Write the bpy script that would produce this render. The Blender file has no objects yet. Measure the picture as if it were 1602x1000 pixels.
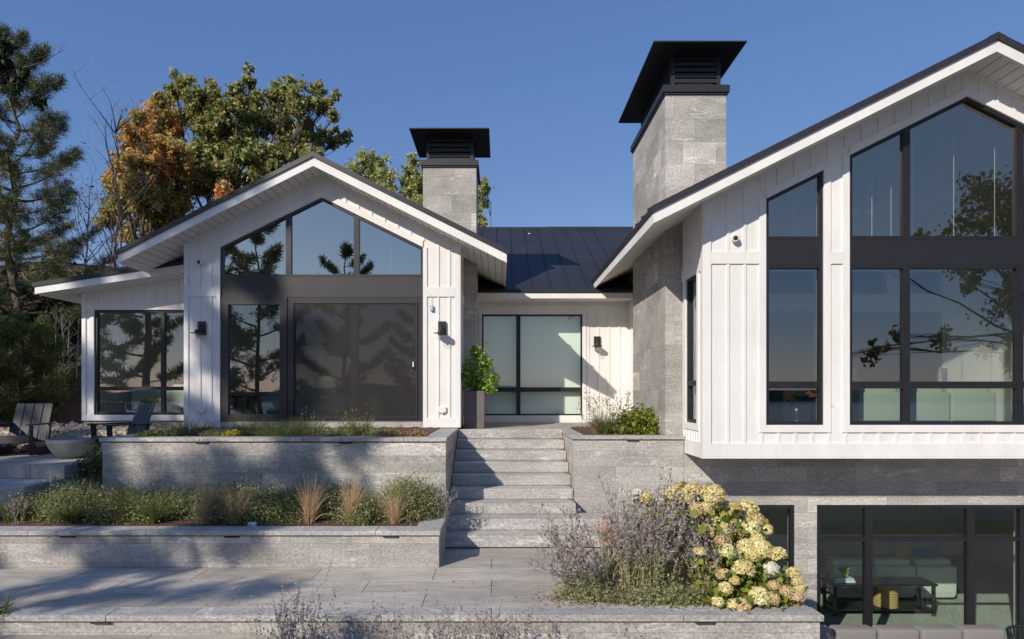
import bpy, math, random
import numpy as np
from mathutils import Vector
rnd = random.Random(7)
rng = np.random.default_rng(11)
S = bpy.context.scene
C = S.collection

# ------------------------------------------------------------------ camera
CAMZ, F, VX, VY = 0.67, 1020.0, 783.0, 615.0
cam_d = bpy.data.cameras.new('camera'); cam = bpy.data.objects.new('camera', cam_d); C.objects.link(cam)
cam.location = (0, 0, CAMZ); cam.rotation_euler = (math.radians(90), 0, 0)
cam_d.sensor_width = 36.0; cam_d.lens = 36.0 * F / 1602.0
cam_d.shift_x = (801.0 - VX) / 1602.0; cam_d.shift_y = (VY - 500.0) / 1602.0
cam_d.clip_start = 0.05; cam_d.clip_end = 6000
S.camera = cam
# ------------------------------------------------------------------ light
SUN = Vector((-0.74, -1.0, 0.73)).normalized()
el = math.asin(SUN.z); az = math.atan2(SUN.x, SUN.y)
w = bpy.data.worlds.new('World'); S.world = w; w.use_nodes = True
nt = w.node_tree; nt.nodes.clear()
sky = nt.nodes.new('ShaderNodeTexSky'); sky.sky_type = 'NISHITA'; sky.sun_disc = False
sky.sun_elevation = el; sky.sun_rotation = az
sky.air_density = 1.0; sky.dust_density = 0.15; sky.ozone_density = 3.2; sky.altitude = 300
bg = nt.nodes.new('ShaderNodeBackground'); bg.inputs[1].default_value = 0.128
wo = nt.nodes.new('ShaderNodeOutputWorld')
hs_ = nt.nodes.new('ShaderNodeHueSaturation'); hs_.inputs['Saturation'].default_value = 1.16
nt.links.new(sky.outputs[0], hs_.inputs['Color']); 
vm = nt.nodes.new('ShaderNodeVectorMath'); vm.operation = 'MULTIPLY_ADD'
vm.inputs[1].default_value = (.75, .55, .40); vm.inputs[2].default_value = (.0495 / .128, .107 / .128, .311 / .128)
nt.links.new(hs_.outputs[0], vm.inputs[0]); nt.links.new(vm.outputs[0], bg.inputs[0]); nt.links.new(bg.outputs[0], wo.inputs[0])
sd = bpy.data.lights.new('sun', 'SUN'); sd.energy = 4.5; sd.angle = math.radians(0.55); sd.color = (1.0, 0.912, 0.785)
so = bpy.data.objects.new('sun', sd); C.objects.link(so); so.location = SUN * 60
so.rotation_euler = SUN.to_track_quat('Z', 'Y').to_euler()
S.view_settings.view_transform = 'Standard'; S.view_settings.look = 'None'
S.view_settings.exposure = 0.0; S.view_settings.gamma = 1.0
S.view_settings.use_curve_mapping = False
S.cycles.max_bounces = 8; S.cycles.transparent_max_bounces = 24

# ------------------------------------------------------------------ measuring helpers (photo pixel at a known depth -> metres)
def PX(px, Y): return (px - VX) * Y / F
def PZ(py, Y): return CAMZ - (py - VY) * Y / F

# ------------------------------------------------------------------ materials
M = {}
class NT:
    def __init__(s, name):
        s.m = bpy.data.materials.new(name); s.m.use_nodes = True; s.t = s.m.node_tree
        s.b = s.t.nodes['Principled BSDF']; s.o = s.t.nodes['Material Output']; M[name] = s.m
        s._p = None
    def n(s, ty, **k):
        q = s.t.nodes.new(ty)
        for a, b in k.items(): setattr(q, a, b)
        return q
    def l(s, a, b): s.t.links.new(a, b)
    def pos(s):
        if s._p is None: s._p = s.n('ShaderNodeNewGeometry')
        return s._p.outputs['Position']
    def map(s, v, sc=(1, 1, 1), rot=(0, 0, 0), loc=(0, 0, 0)):
        q = s.n('ShaderNodeMapping'); s.l(v, q.inputs[0])
        q.inputs['Scale'].default_value = sc; q.inputs['Rotation'].default_value = rot; q.inputs['Location'].default_value = loc
        return q.outputs[0]
    def noise(s, v, scale, det=2, rough=.5, dist=0):
        q = s.n('ShaderNodeTexNoise'); s.l(v, q.inputs['Vector'])
        q.inputs['Scale'].default_value = scale; q.inputs['Detail'].default_value = det
        q.inputs['Roughness'].default_value = rough; q.inputs['Distortion'].default_value = dist
        return q.outputs['Fac']
    def ramp(s, v, stops, interp='LINEAR'):
        q = s.n('ShaderNodeValToRGB'); s.l(v, q.inputs[0]); e = q.color_ramp.elements; q.color_ramp.interpolation = interp
        while len(e) < len(stops): e.new(.5)
        for i, (p, c) in enumerate(stops):
            e[i].position = p; e[i].color = (c, c, c, 1) if isinstance(c, (int, float)) else (*c, 1)
        return q.outputs[0]
    def math(s, op, a, b=None, c=None):
        q = s.n('ShaderNodeMath', operation=op)
        for i, x in enumerate((a, b, c)):
            if x is None: continue
            if isinstance(x, (int, float)): q.inputs[i].default_value = x
            else: s.l(x, q.inputs[i])
        return q.outputs[0]
    def mix(s, f, a, b, mode='MIX'):
        q = s.n('ShaderNodeMix', data_type='RGBA', blend_type=mode)
        for i, x in ((0, f), (6, a), (7, b)):
            if isinstance(x, (int, float)): q.inputs[i].default_value = x if i == 0 else (x, x, x, 1)
            elif isinstance(x, tuple): q.inputs[i].default_value = (*x, 1)
            else: s.l(x, q.inputs[i])
        return q.outputs[2]
    def bump(s, h, st=.3, d=.01):
        q = s.n('ShaderNodeBump'); s.l(h, q.inputs['Height']); q.inputs['Strength'].default_value = st
        q.inputs['Distance'].default_value = d; s.l(q.outputs[0], s.b.inputs['Normal']); return q
    def col(s, c):
        if isinstance(c, tuple): s.b.inputs['Base Color'].default_value = (*c, 1)
        else: s.l(c, s.b.inputs['Base Color'])
    def rough(s, r): s.b.inputs['Roughness'].default_value = r

def plain(name, c, rough=.6, var=.12, scale=12, metal=0, bump=.0):
    t = NT(name); n = t.noise(t.pos(), scale, 3)
    t.col(t.mix(1.0, c, t.ramp(n, [(.25, 1 - var), (.75, 1 + var)]), 'MULTIPLY')); t.rough(rough)
    t.b.inputs['Metallic'].default_value = metal
    if bump: t.bump(t.noise(t.pos(), scale * 6, 2), bump, .004)
    return t.m

def stone(name, tint=(.43, .41, .385), panels=True, seed=0., row=.24, wid=1.25):
    t = NT(name); p = t.pos()
    sep = t.n('ShaderNodeSeparateXYZ'); t.l(p, sep.inputs[0])
    sm = t.math('ADD', sep.outputs[0], sep.outputs[1])
    cmb = t.n('ShaderNodeCombineXYZ'); t.l(sm, cmb.inputs[0]); t.l(sep.outputs[2], cmb.inputs[1])
    grain = t.ramp(t.noise(t.map(p, (1, 1, 1.2)), 30, 6, .85), [(.34, .52), (.5, 1.0), (.66, 1.42)])
    med = t.ramp(t.noise(t.map(p, (1, 1, 2.2), (0, .12, 0), (seed, 0, 0)), 1.6, 4, .6), [(.3, .80), (.7, 1.16)])
    if panels:
        br = t.n('ShaderNodeTexBrick'); t.l(cmb.outputs[0], br.inputs['Vector'])
        br.inputs['Color1'].default_value = (0, 0, 0, 1); br.inputs['Color2'].default_value = (1, 1, 1, 1)
        br.inputs['Mortar'].default_value = (.5, .5, .5, 1)
        br.inputs['Scale'].default_value = 1; br.inputs['Mortar Size'].default_value = .0035; br.inputs['Mortar Smooth'].default_value = .2
        br.inputs['Brick Width'].default_value = wid; br.inputs['Row Height'].default_value = row
        br.offset = .37; br.squash = .6; br.squash_frequency = 3
        off = t.n('ShaderNodeCombineXYZ')
        for k in range(3): t.l(t.math('MULTIPLY', br.outputs[0], 5.7 + k * 2), off.inputs[k])
        va = t.n('ShaderNodeVectorMath', operation='ADD'); t.l(p, va.inputs[0]); t.l(off.outputs[0], va.inputs[1]); pv = va.outputs[0]
    else: pv = p
    c = t.mix(1.0, grain, med, 'MULTIPLY')
    c = t.mix(1.0, tint, c, 'MULTIPLY')
    # slanted pale veins and a few dark ones; they break off at the block joints
    vv = t.map(pv, (1, 1, 5.0), (.0, .26, .05), (seed * 3, 1.7, seed))
    a = t.noise(vv, .8, 5, .6, .35)
    vein = t.ramp(a, [(.484, 0.), (.495, 1.), (.503, 1.), (.516, 0.)])
    mask = t.ramp(t.noise(t.map(pv, (1, 1, 2), (0, .3, 0), (seed, 5, 2)), 1.5, 3, .6), [(.51, 0.), (.58, 1.)])
    c = t.mix(t.math('MULTIPLY', t.math('MULTIPLY', vein, mask), .6), c, (.74, .73, .71))
    b2 = t.noise(t.map(pv, (1, 1, 5), (0, -.25, 0), (9 + seed, 3, 0)), 1.0, 6, .62, .6)
    vein2 = t.ramp(b2, [(.462, 0.), (.468, 1.), (.473, 0.)])
    c = t.mix(t.math('MULTIPLY', vein2, .35), c, (.13, .135, .14))
    st = t.ramp(t.noise(t.map(pv, (2.2, 2.2, 16), (0, .2, 0)), 2.2, 3, .6), [(.35, .93), (.65, 1.07)])
    c = t.mix(1.0, c, st, 'MULTIPLY')
    if panels:
        c = t.mix(1., c, t.ramp(br.outputs[0], [(0, .80), (.5, .98), (.85, 1.07), (.95, 1.34)]), 'MULTIPLY')
        c = t.mix(t.math('MULTIPLY', br.outputs['Fac'], .5), c, (.16, .155, .15))
    t.col(c); t.rough(.85)
    t.bump(t.noise(p, 30, 5, .8), .8, .012)
    return t.m

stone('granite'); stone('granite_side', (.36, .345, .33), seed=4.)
stone('granite_slab', (.43, .415, .395), panels=False, seed=2.3)
stone('granite_tower', (.42, .40, .375), seed=7.7, row=.36, wid=.9)
# paving: planks with grain along X
t = NT('paving'); p = t.pos()
g = t.ramp(t.noise(p, 60, 3, .7), [(.3, .8), (.7, 1.2)])
s1 = t.ramp(t.noise(t.map(p, (1, 7, 1)), 2.4, 5, .62, .6), [(.3, .78), (.5, 1.), (.72, 1.2)])
c = t.mix(1., t.mix(1., (.43, .395, .345), g, 'MULTIPLY'), s1, 'MULTIPLY')
v = t.ramp(t.noise(t.map(p, (1, 9, 1), (0, 0, .1)), 1.1, 4, .6, .4), [(.44, 0.), (.448, 1.), (.46, 0.)])
c = t.mix(t.math('MULTIPLY', v, .5), c, (.12, .11, .11))
ri = t.n('ShaderNodeNewGeometry'); c = t.mix(1., c, t.ramp(ri.outputs['Random Per Island'], [(0, .88), (1, 1.12)]), 'MULTIPLY')
c = t.mix(1., c, t.ramp(t.noise(p, 1.1, 4, .65), [(.32, .80), (.6, 1.06)]), 'MULTIPLY'); t.col(c); t.rough(.8); t.bump(t.noise(p, 60, 4, .7), .3, .004)

# painted boards
def white(name, c=(.80, .785, .77), groove=0):
    t = NT(name); p = t.pos()
    grain = t.ramp(t.noise(t.map(p, (30, 30, 1.2)), 2, 3, .6), [(.3, .955), (.7, 1.02)])
    blot = t.ramp(t.noise(t.map(p, (1, 1, .45)), 1.9, 4, .65), [(.3, .90), (.65, 1.03)])
    cc = t.mix(1., t.mix(1., c, grain, 'MULTIPLY'), blot, 'MULTIPLY')
    knots = t.ramp(t.noise(t.map(p, (1, 1, 1)), 9, 1), [(.2, .8), (.225, 1.)])
    cc = t.mix(1., cc, knots, 'MULTIPLY')
    if groove:
        sp = t.n('ShaderNodeSeparateXYZ'); t.l(p, sp.inputs[0])
        fr = t.math('FRACT', t.math('DIVIDE', t.math('ADD', sp.outputs[0], 50), groove))
        ln = t.math('LESS_THAN', fr, .07)
        cc = t.mix(ln, cc, (.17, .165, .16)); t.bump(t.math('SUBTRACT', 1., ln), .7, .006)
    else: t.bump(t.noise(t.map(p, (30, 30, 1.5)), 3, 3, .6), .12, .003)
    t.col(cc); t.rough(.62)
white('white_board'); white('soffit_board', (.76, .74, .71), .132)
white('interior_white', (.62, .62, .6))
plain('dark_metal', (.013, .013, .016), .5, .25, 5)
plain('bronze_frame', (.030, .028, .031), .4, .15, 6)
plain('spandrel_dark', (.014, .0145, .019), .55, .15, 3)
plain('spandrel_bronze', (.034, .032, .036), .5, .15, 3)
t = NT('roof_metal'); p = t.pos()
t.col(t.mix(1., (.026, .026, .031), t.ramp(t.noise(p, 1.3, 3), [(.3, .85), (.7, 1.2)]), 'MULTIPLY'))
t.b.inputs['Roughness'].default_value = .5; t.b.inputs['Specular IOR Level'].default_value = .35; t.bump(t.noise(p, 2.2, 2), .25, .02)
plain('black_powder', (.020, .022, .027), .5, .15, 8)
plain('near_black', (.02, .02, .022), .8)  # near-black for small dark parts; also paints the shade below the copings
plain('mulch', (.115, .062, .042), .95, .55, 45, bump=.9)
plain('rust_needles', (.24, .085, .05), .95, .5, 60)
plain('bark', (.10, .082, .068), .9, .45, 14, bump=.6)
plain('bark_pale', (.22, .19, .165), .9, .4, 14, bump=.5)
plain('concrete', (.27, .27, .255), .7, .1, 7)
plain('concrete_dark', (.13, .118, .11), .7, .1, 9)
plain('chair_wood', (.02, .021, .026), .55, .2, 9)
plain('chair_grey', (.05, .051, .056), .55, .2, 9)
plain('rusty', (.055, .035, .028), .8, .3, 20)
plain('fabric_grey', (.215, .20, .195), .95, .08, 60, bump=.3)
plain('fabric_sage', (.50, .53, .47), .95, .07, 50, bump=.3)
plain('fabric_white', (.66, .66, .64), .95, .06, 50, bump=.2)
plain('fabric_blue', (.07, .17, .22), .95, .1, 50)
plain('fabric_ochre', (.42, .27, .08), .95, .1, 50)
plain('fabric_stripe', (.30, .32, .33), .95, .3, 30)
plain('walnut', (.20, .085, .035), .4, .3, 14)
plain('leather', (.02, .018, .018), .4, .2, 20)
plain('basket_straw', (.42, .30, .13), .9, .3, 60)
plain('oak_floor', (.34, .22, .12), .5, .25, 5)
plain('carpet', (.32, .34, .30), .95, .35, 30)
plain('dark_floor', (.10, .095, .09), .5, .2, 4)
plain('blind_white', (.82, .84, .80), .8, .02)
plain('white_paint', (.72, .72, .70), .4, .03)
plain('terracotta', (.45, .30, .12), .8, .1)
plain('cream_paint', (.70, .68, .60), .7, .03)
plain('linen_lamp', (.62, .48, .2), .8, .03)
plain('pale_tag', (.7, .72, .74), .5, .05)
plain('pale_blue', (.42, .58, .66), .5, .05)
t = NT('river_rock'); ri = t.n('ShaderNodeNewGeometry')
t.col(t.mix(1., t.ramp(ri.outputs['Random Per Island'], [(0, (.22, .19, .165)), (.4, (.36, .31, .26)), (.75, (.42, .30, .21)), (1, (.5, .48, .45))]),
            t.ramp(t.noise(t.pos(), 30, 3), [(.3, .75), (.7, 1.2)]), 'MULTIPLY')); t.rough(.85)
t = NT('hillside'); p = t.pos()
t.col(t.mix(t.ramp(t.noise(p, .5, 4, .6), [(.4, 0.), (.6, 1.)]),
            t.ramp(t.noise(p, 14, 5, .8), [(.3, (.03, .022, .018)), (.55, (.13, .07, .045)), (.75, (.22, .15, .10))]),
            t.ramp(t.noise(p, 9, 4, .7), [(.3, (.02, .022, .015)), (.7, (.09, .09, .05))])))
t.rough(.95); t.bump(t.noise(p, 6, 5, .7), 1., .2)
t = NT('lawn'); p = t.pos()
t.col(t.ramp(t.noise(p, 3, 5, .7), [(.3, (.02, .03, .012)), (.7, (.07, .08, .03))])); t.rough(.95)
t = NT('lake'); p = t.pos()
t.col((.012, .03, .05)); t.rough(.12); t.bump(t.noise(t.map(p, (1, 2.5, 1)), .8, 4, .6), .5, .3)
plain('far_shore', (.08, .10, .10), .95, .4, .05)

def glass(name, tint=(.80, .90, .86), refl=.10, boost=1.0, refcol=(.9, .96, 1.)):
    t = NT(name); t.t.nodes.remove(t.b)
    tr = t.n('ShaderNodeBsdfTransparent'); tr.inputs[0].default_value = (*tint, 1)
    gl = t.n('ShaderNodeBsdfGlossy'); gl.inputs[0].default_value = (*refcol, 1); gl.inputs['Roughness'].default_value = .004
    lw = t.n('ShaderNodeLayerWeight'); lw.inputs[0].default_value = .5
    fac = t.math('MINIMUM', t.math('ADD', t.math('MULTIPLY', t.math('POWER', lw.outputs['Facing'], 4.), .8 * boost), refl), 1.)
    mx = t.n('ShaderNodeMixShader'); t.l(fac, mx.inputs[0]); t.l(tr.outputs[0], mx.inputs[1]); t.l(gl.outputs[0], mx.inputs[2])
    # very faint pane waviness
    b = t.n('ShaderNodeBump'); t.l(t.noise(t.pos(), .9, 1), b.inputs['Height']); b.inputs['Strength'].default_value = .02; b.inputs['Distance'].default_value = .02
    t.l(b.outputs[0], gl.inputs['Normal']); t.l(mx.outputs[0], t.o.inputs[0])
glass('glass', (.74, .82, .78), refl=.19); glass('glass_upper', (.72, .76, .72), refl=.29, refcol=(1., .90, .78)); glass('glass_entry', (.93, 1., .95), refl=.12)
glass('glass_left_upper', (.6, .66, .64), refl=.52, refcol=(1., .95, .86))
glass('lamp_glass', (.95, .95, .95), refl=.03)
glass('glass_low', (.86, .95, .90), refl=.07)
t = NT('insect_screen'); t.col((.024, .022, .022)); t.rough(.7)
tr = t.n('ShaderNodeBsdfTransparent'); mx = t.n('ShaderNodeMixShader')
t.l(t.ramp(t.noise(t.map(t.pos(), (1, 1, 1)), 2, 2), [(.3, .55), (.7, .62)]), mx.inputs[0])
t.l(tr.outputs[0], mx.inputs[1]); t.l(t.b.outputs[0], mx.inputs[2]); t.l(mx.outputs[0], t.o.inputs[0])

def leafmat(name, stops, rough=.55, transl=.4, big=None):
    t = NT(name); g = t.n('ShaderNodeNewGeometry')
    c = t.ramp(g.outputs['Random Per Island'], stops)
    if big: c = t.mix(t.ramp(t.noise(t.pos(), big[1], 2), [(.42, 0.), (.58, 1.)]), c, t.mix(1., c, big[0], 'MULTIPLY'))
    t.col(c); t.rough(rough)
    td = t.n('ShaderNodeBsdfTranslucent'); t.l(c, td.inputs[0])
    mx = t.n('ShaderNodeMixShader'); mx.inputs[0].default_value = transl
    t.l(t.b.outputs[0], mx.inputs[1]); t.l(td.outputs[0], mx.inputs[2]); t.l(mx.outputs[0], t.o.inputs[0])
leafmat('oak_leaf', [(0, (.13, .17, .05)), (.45, (.30, .34, .11)), (.85, (.48, .48, .19)), (.95, (.55, .34, .12)), (1, (.60, .26, .12))])
leafmat('maple_leaf', [(0, (.52, .42, .10)), (.3, (.74, .47, .15)), (.65, (.84, .42, .17)), (1, (.78, .27, .14))], big=((.62, .96, .75), .5))
leafmat('poplar_leaf', [(0, (.24, .28, .09)), (.6, (.42, .45, .16)), (1, (.62, .60, .24))])
leafmat('pine_needle', [(0, (.055, .075, .028)), (.6, (.115, .135, .05)), (1, (.25, .26, .10))], transl=.15)
leafmat('pine_young', [(0, (.04, .06, .015)), (.6, (.09, .12, .03)), (1, (.22, .24, .06))], transl=.2)
leafmat('catmint_leaf', [(0, (.17, .20, .08)), (.5, (.27, .30, .12)), (.92, (.37, .38, .17)), (1, (.50, .44, .18))])
leafmat('mirrored_oak_leaf', [(0, (.06, .075, .025)), (.7, (.14, .15, .05)), (1, (.22, .14, .06))])
leafmat('bright_leaf', [(0, (0.090, 0.198, 0.026)), (.5, (0.216, 0.378, 0.054)), (1, (0.486, 0.648, 0.126))])
leafmat('hydrangea_leaf', [(0, (.07, .13, .015)), (.5, (.20, .26, .03)), (1, (.40, .40, .05))])
leafmat('straw_blade', [(0, (.42, .27, .15)), (.5, (.64, .45, .27)), (1, (.78, .60, .40))])
leafmat('green_blade', [(0, (.06, .09, .02)), (.5, (.13, .17, .045)), (1, (.27, .28, .09))])
leafmat('tan_blade', [(0, (.20, .13, .08)), (.5, (.36, .24, .14)), (1, (.50, .38, .22))])
leafmat('sage_stem', [(0, (0.248, 0.233, 0.155)), (.5, (0.435, 0.404, 0.279)), (1, (0.652, 0.590, 0.435))])
leafmat('sage_flower', [(0, (.27, .21, .23)), (.5, (.42, .35, .36)), (.94, (.54, .47, .45)), (1, (.33, .28, .52))])
leafmat('sage_leaf', [(0, (0.196, 0.226, 0.106)), (.6, (0.360, 0.374, 0.180)), (1, (0.510, 0.450, 0.226))])
leafmat('bloom_cream', [(0, (.52, .47, .16)), (.4, (.78, .74, .36)), (.85, (.84, .82, .50)), (1, (.60, .42, .22))], transl=.2, big=((.92, .80, .70), 7))
leafmat('bloom_pink', [(0, (.40, .24, .10)), (.4, (.62, .46, .22)), (.8, (.75, .64, .38)), (1, (.52, .30, .16))], transl=.2)
leafmat('bloom_white', [(0, (.70, .68, .58)), (1, (.85, .83, .76))], transl=.2)
leafmat('stonecrop', [(0, (.30, .15, .09)), (.5, (.42, .24, .13)), (1, (.42, .36, .08))])
leafmat('stonecrop_yellow', [(0, (.28, .27, .03)), (1, (.62, .55, .08))])
leafmat('pink_head', [(0, (.50, .32, .26)), (1, (.72, .54, .44))])
leafmat('dry_leaf', [(0, (.12, .06, .04)), (.5, (.24, .12, .07)), (1, (.34, .18, .11))])
leafmat('dark_leaf', [(0, (0.021, 0.031, 0.014)), (1, (0.063, 0.084, 0.031))])

# ------------------------------------------------------------------ mesh helpers
def org(parent):
    v = Vector((0, 0, 0)); q = parent
    while q is not None: v += q.location; q = q.parent
    return v
def tag(o, label=None, cat=None, group=None, kind=None):
    if label: o['label'] = label
    if cat: o['category'] = cat
    if group: o['group'] = group
    if kind: o['kind'] = kind
    return o
def thing(name, label, cat, loc, group=None, rz=0):
    o = bpy.data.objects.new(name, None); C.objects.link(o); o.location = loc; o.empty_display_size = .2
    return tag(o, label, cat, group)
def link(name, me, mat, parent=None, loc=None):
    o = bpy.data.objects.new(name, me); C.objects.link(o)
    for m in (mat if isinstance(mat, (list, tuple)) else [mat]): me.materials.append(M[m])
    if parent: o.parent = parent
    if loc is not None: o.location = loc
    return o
class MB:
    def __init__(s): s.v = []; s.f = []
    def quad(s, *p):
        n = len(s.v); s.v += [tuple(q) for q in p]; s.f.append(tuple(range(n, n + len(p)))); return s
    def box(s, x0, x1, y0, y1, z0, z1):
        n = len(s.v)
        s.v += [(x, y, z) for x in (x0, x1) for y in (y0, y1) for z in (z0, z1)]
        s.f += [tuple(n + i for i in q) for q in ((0, 1, 3, 2), (4, 6, 7, 5), (0, 4, 5, 1), (2, 3, 7, 6), (0, 2, 6, 4), (1, 5, 7, 3))]
        return s
    def prism(s, pts, a, b, ax='y'):
        k = len(pts); n = len(s.v)
        def P(u, v, c): return {'y': (u, c, v), 'x': (c, u, v), 'z': (u, v, c)}[ax]
        s.v += [P(u, v, a) for u, v in pts] + [P(u, v, b) for u, v in pts]
        s.f += [tuple(n + i for i in range(k)), tuple(n + k + i for i in reversed(range(k)))]
        s.f += [(n + i, n + (i + 1) % k, n + k + (i + 1) % k, n + k + i) for i in range(k)]
        return s
    def ring(s, pts, wd, a, b, ax='y', wds=None):
        k = len(pts); P = [Vector(q) for q in pts]
        area = sum(P[i].x * P[(i + 1) % k].y - P[(i + 1) % k].x * P[i].y for i in range(k))
        sg = 1 if area > 0 else -1
        inn = []
        for i in range(k):
            d0 = (P[i] - P[i - 1]).normalized(); d1 = (P[(i + 1) % k] - P[i]).normalized()
            n0 = Vector((-d0.y, d0.x)) * sg; n1 = Vector((-d1.y, d1.x)) * sg
            w0 = wds[i - 1] if wds else wd; w1 = wds[i] if wds else wd
            a0 = P[i] + n0 * w0; b0 = P[i] + n1 * w1
            det = d0.x * d1.y - d0.y * d1.x
            if abs(det) < 1e-6: inn.append(a0); continue
            tt = ((b0.x - a0.x) * d1.y - (b0.y - a0.y) * d1.x) / det
            inn.append(a0 + d0 * tt)
        for i in range(k):
            j = (i + 1) % k
            s.prism([tuple(P[i]), tuple(P[j]), tuple(inn[j]), tuple(inn[i])], a, b, ax)
        return [tuple(q) for q in inn]
    def tube(s, pts, rad, n=7, cap=True):
        P = [Vector(p) for p in pts]; b0 = len(s.v); m = len(P)
        for i, p in enumerate(P):
            d = (P[min(i + 1, m - 1)] - P[max(i - 1, 0)]).normalized()
            up = Vector((0, 0, 1)) if abs(d.z) < .9 else Vector((1, 0, 0))
            u = d.cross(up).normalized(); v = d.cross(u)
            r = rad[i] if isinstance(rad, (list, tuple)) else rad
            for k in range(n):
                a = 2 * math.pi * k / n; s.v.append(tuple(p + u * r * math.cos(a) + v * r * math.sin(a)))
        for i in range(m - 1):
            for k in range(n):
                a = b0 + i * n + k; b = b0 + i * n + (k + 1) % n
                s.f.append((a, b, b + n, a + n))
        if cap: s.f.append(tuple(b0 + k for k in reversed(range(n)))); s.f.append(tuple(b0 + (m - 1) * n + k for k in range(n)))
        return s
    def lathe(s, prof, cx, cy, n=28):
        b0 = len(s.v)
        for r, z in prof:
            for k in range(n):
                a = 2 * math.pi * k / n; s.v.append((cx + r * math.cos(a), cy + r * math.sin(a), z))
        for i in range(len(prof) - 1):
            for k in range(n):
                a = b0 + i * n + k; b = b0 + i * n + (k + 1) % n; s.f.append((a, b, b + n, a + n))
        return s
    def build(s, name, mat, parent=None, bevel=0, seg=1, smooth=False, loc=None, sub=0):
        o0 = org(parent) if parent else Vector(loc or (0, 0, 0))
        me = bpy.data.meshes.new(name)
        me.from_pydata([(x - o0.x, y - o0.y, z - o0.z) for x, y, z in s.v], [], s.f)
        import bmesh
        bm = bmesh.new(); bm.from_mesh(me); bmesh.ops.recalc_face_normals(bm, faces=bm.faces); bm.to_mesh(me); bm.free()
        if smooth: me.polygons.foreach_set('use_smooth', [True] * len(me.polygons))
        o = link(name, me, mat, parent, None if parent else tuple(o0))
        if bevel:
            m = o.modifiers.new('bevel', 'BEVEL'); m.width = bevel; m.segments = seg; m.limit_method = 'ANGLE'; m.angle_limit = math.radians(40)
        if sub: m = o.modifiers.new('sub', 'SUBSURF'); m.levels = sub; m.render_levels = sub
        return o
def qmesh(name, Q, mat, parent=None, loc=(0, 0, 0), mats_idx=None):
    """Q: (N,4,3) array of quads in world coordinates"""
    o0 = org(parent) if parent else Vector(loc)
    Q = np.asarray(Q, dtype=np.float32) - np.array(o0, dtype=np.float32)
    n = len(Q); me = bpy.data.meshes.new(name)
    me.vertices.add(n * 4); me.vertices.foreach_set('co', Q.reshape(-1))
    me.loops.add(n * 4); me.loops.foreach_set('vertex_index', np.arange(n * 4, dtype=np.int32))
    me.polygons.add(n); me.polygons.foreach_set('loop_start', np.arange(0, n * 4, 4, dtype=np.int32))
    me.update(calc_edges=True)
    o = link(name, me, mat, parent, None if parent else tuple(o0))
    if mats_idx is not None: me.polygons.foreach_set('material_index', np.asarray(mats_idx, dtype=np.int32))
    return o
def unit(v): return v / (np.linalg.norm(v, axis=-1, keepdims=True) + 1e-9)
def leaves(Cn, L, Wd=.55, up=.3, var=.35, face=.75):
    """diamond leaves at centres Cn (N,3), blades turned partly towards the light as real leaves are"""
    n = len(Cn); nn = unit(unit(rng.normal(size=(n, 3))) + face * unit(np.array(SUN) + [0, 0, .5]))
    d = unit(np.cross(nn, rng.normal(size=(n, 3))) + np.array([0, 0, -up])); e = unit(np.cross(d, nn))
    l = (L * (1 + var * rng.normal(size=(n, 1)))).clip(L * .4, L * 2) * .5; wv = l * Wd
    f = nn * l * .25
    return np.stack([Cn + d * l, Cn + e * wv + f, Cn - d * l, Cn - e * wv + f], 1)
def ribbons(P, w0, w1=.15, jit=None):
    """P: (N,K,3) centre lines -> quads"""
    N, K, _ = P.shape; T = unit(P[:, -1] - P[:, 0]); side = unit(np.cross(T, rng.normal(size=(N, 3)) * [1, .35, .2] + [0, 1.0, 0]))
    ws = np.linspace(1, w1, K)[None, :, None] * w0 * .5
    A = P + side[:, None, :] * ws; B = P - side[:, None, :] * ws
    return np.stack([A[:, :-1], A[:, 1:], B[:, 1:], B[:, :-1]], 2).reshape(-1, 4, 3)
def blades(cx, cy, cz, n, h, spread, base=.05, lean=(0, 0), K=6, droop=.5, hv=.25):
    a = rng.uniform(0, 2 * math.pi, n); r = base * np.sqrt(rng.uniform(0, 1, n))
    H = h * (1 + hv * rng.normal(size=n)).clip(.4, 1.5); sp = spread * rng.uniform(.1, 1, n)
    t = np.linspace(0, 1, K)
    dx = np.cos(a); dy = np.sin(a)
    out = sp[:, None] * (t[None] ** 1.7)
    x = cx + (r * dx)[:, None] + dx[:, None] * out + lean[0] * t[None] ** 1.5
    y = cy + (r * dy)[:, None] + dy[:, None] * out + lean[1] * t[None] ** 1.5
    z = cz + H[:, None] * (t[None] - droop * (sp / spread)[:, None] * .45 * t[None] ** 3)
    return np.stack([x, y, z], 2)

# ================================================================== SETTING
def smooth(a, b, x):
    t = np.clip((x - a) / (b - a), 0, 1); return t * t * (3 - 2 * t)
def ground_h(x, y):
    z = -3.62 + 0 * x
    front = smooth(-1., -12.5, y); z = z - 4.9 * front
    back = smooth(19.5, 24, y); z = z + back * 3.7
    hill = smooth(13.3, 23, y) * smooth(-8.4, -10.5, x)
    left = smooth(-8.2, -9.4, x) * smooth(7.5, 10.3, y)
    z = z + left * (3.2 - back * 3.7 + 0) * 1.0
    z = z + hill * 4.2 + back * smooth(-4, -12, x) * 1.6
    z = z - 2.2 * smooth(30, 80, y)
    z = z + .10 * np.sin(x * 1.3 + y * .7) * smooth(13, 16, y)
    return z
xs = np.concatenate([np.linspace(-900, -40, 16), np.linspace(-38, 30, 110), np.linspace(34, 900, 16)])
ys = np.concatenate([np.linspace(-26, 34, 120), np.linspace(38, 900, 18)])
XX, YY = np.meshgrid(xs, ys, indexing='ij'); ZZ = ground_h(XX, YY)
m = MB(); m.v = list(zip(XX.ravel().tolist(), YY.ravel().tolist(), ZZ.ravel().tolist())); ny = len(ys)
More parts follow.
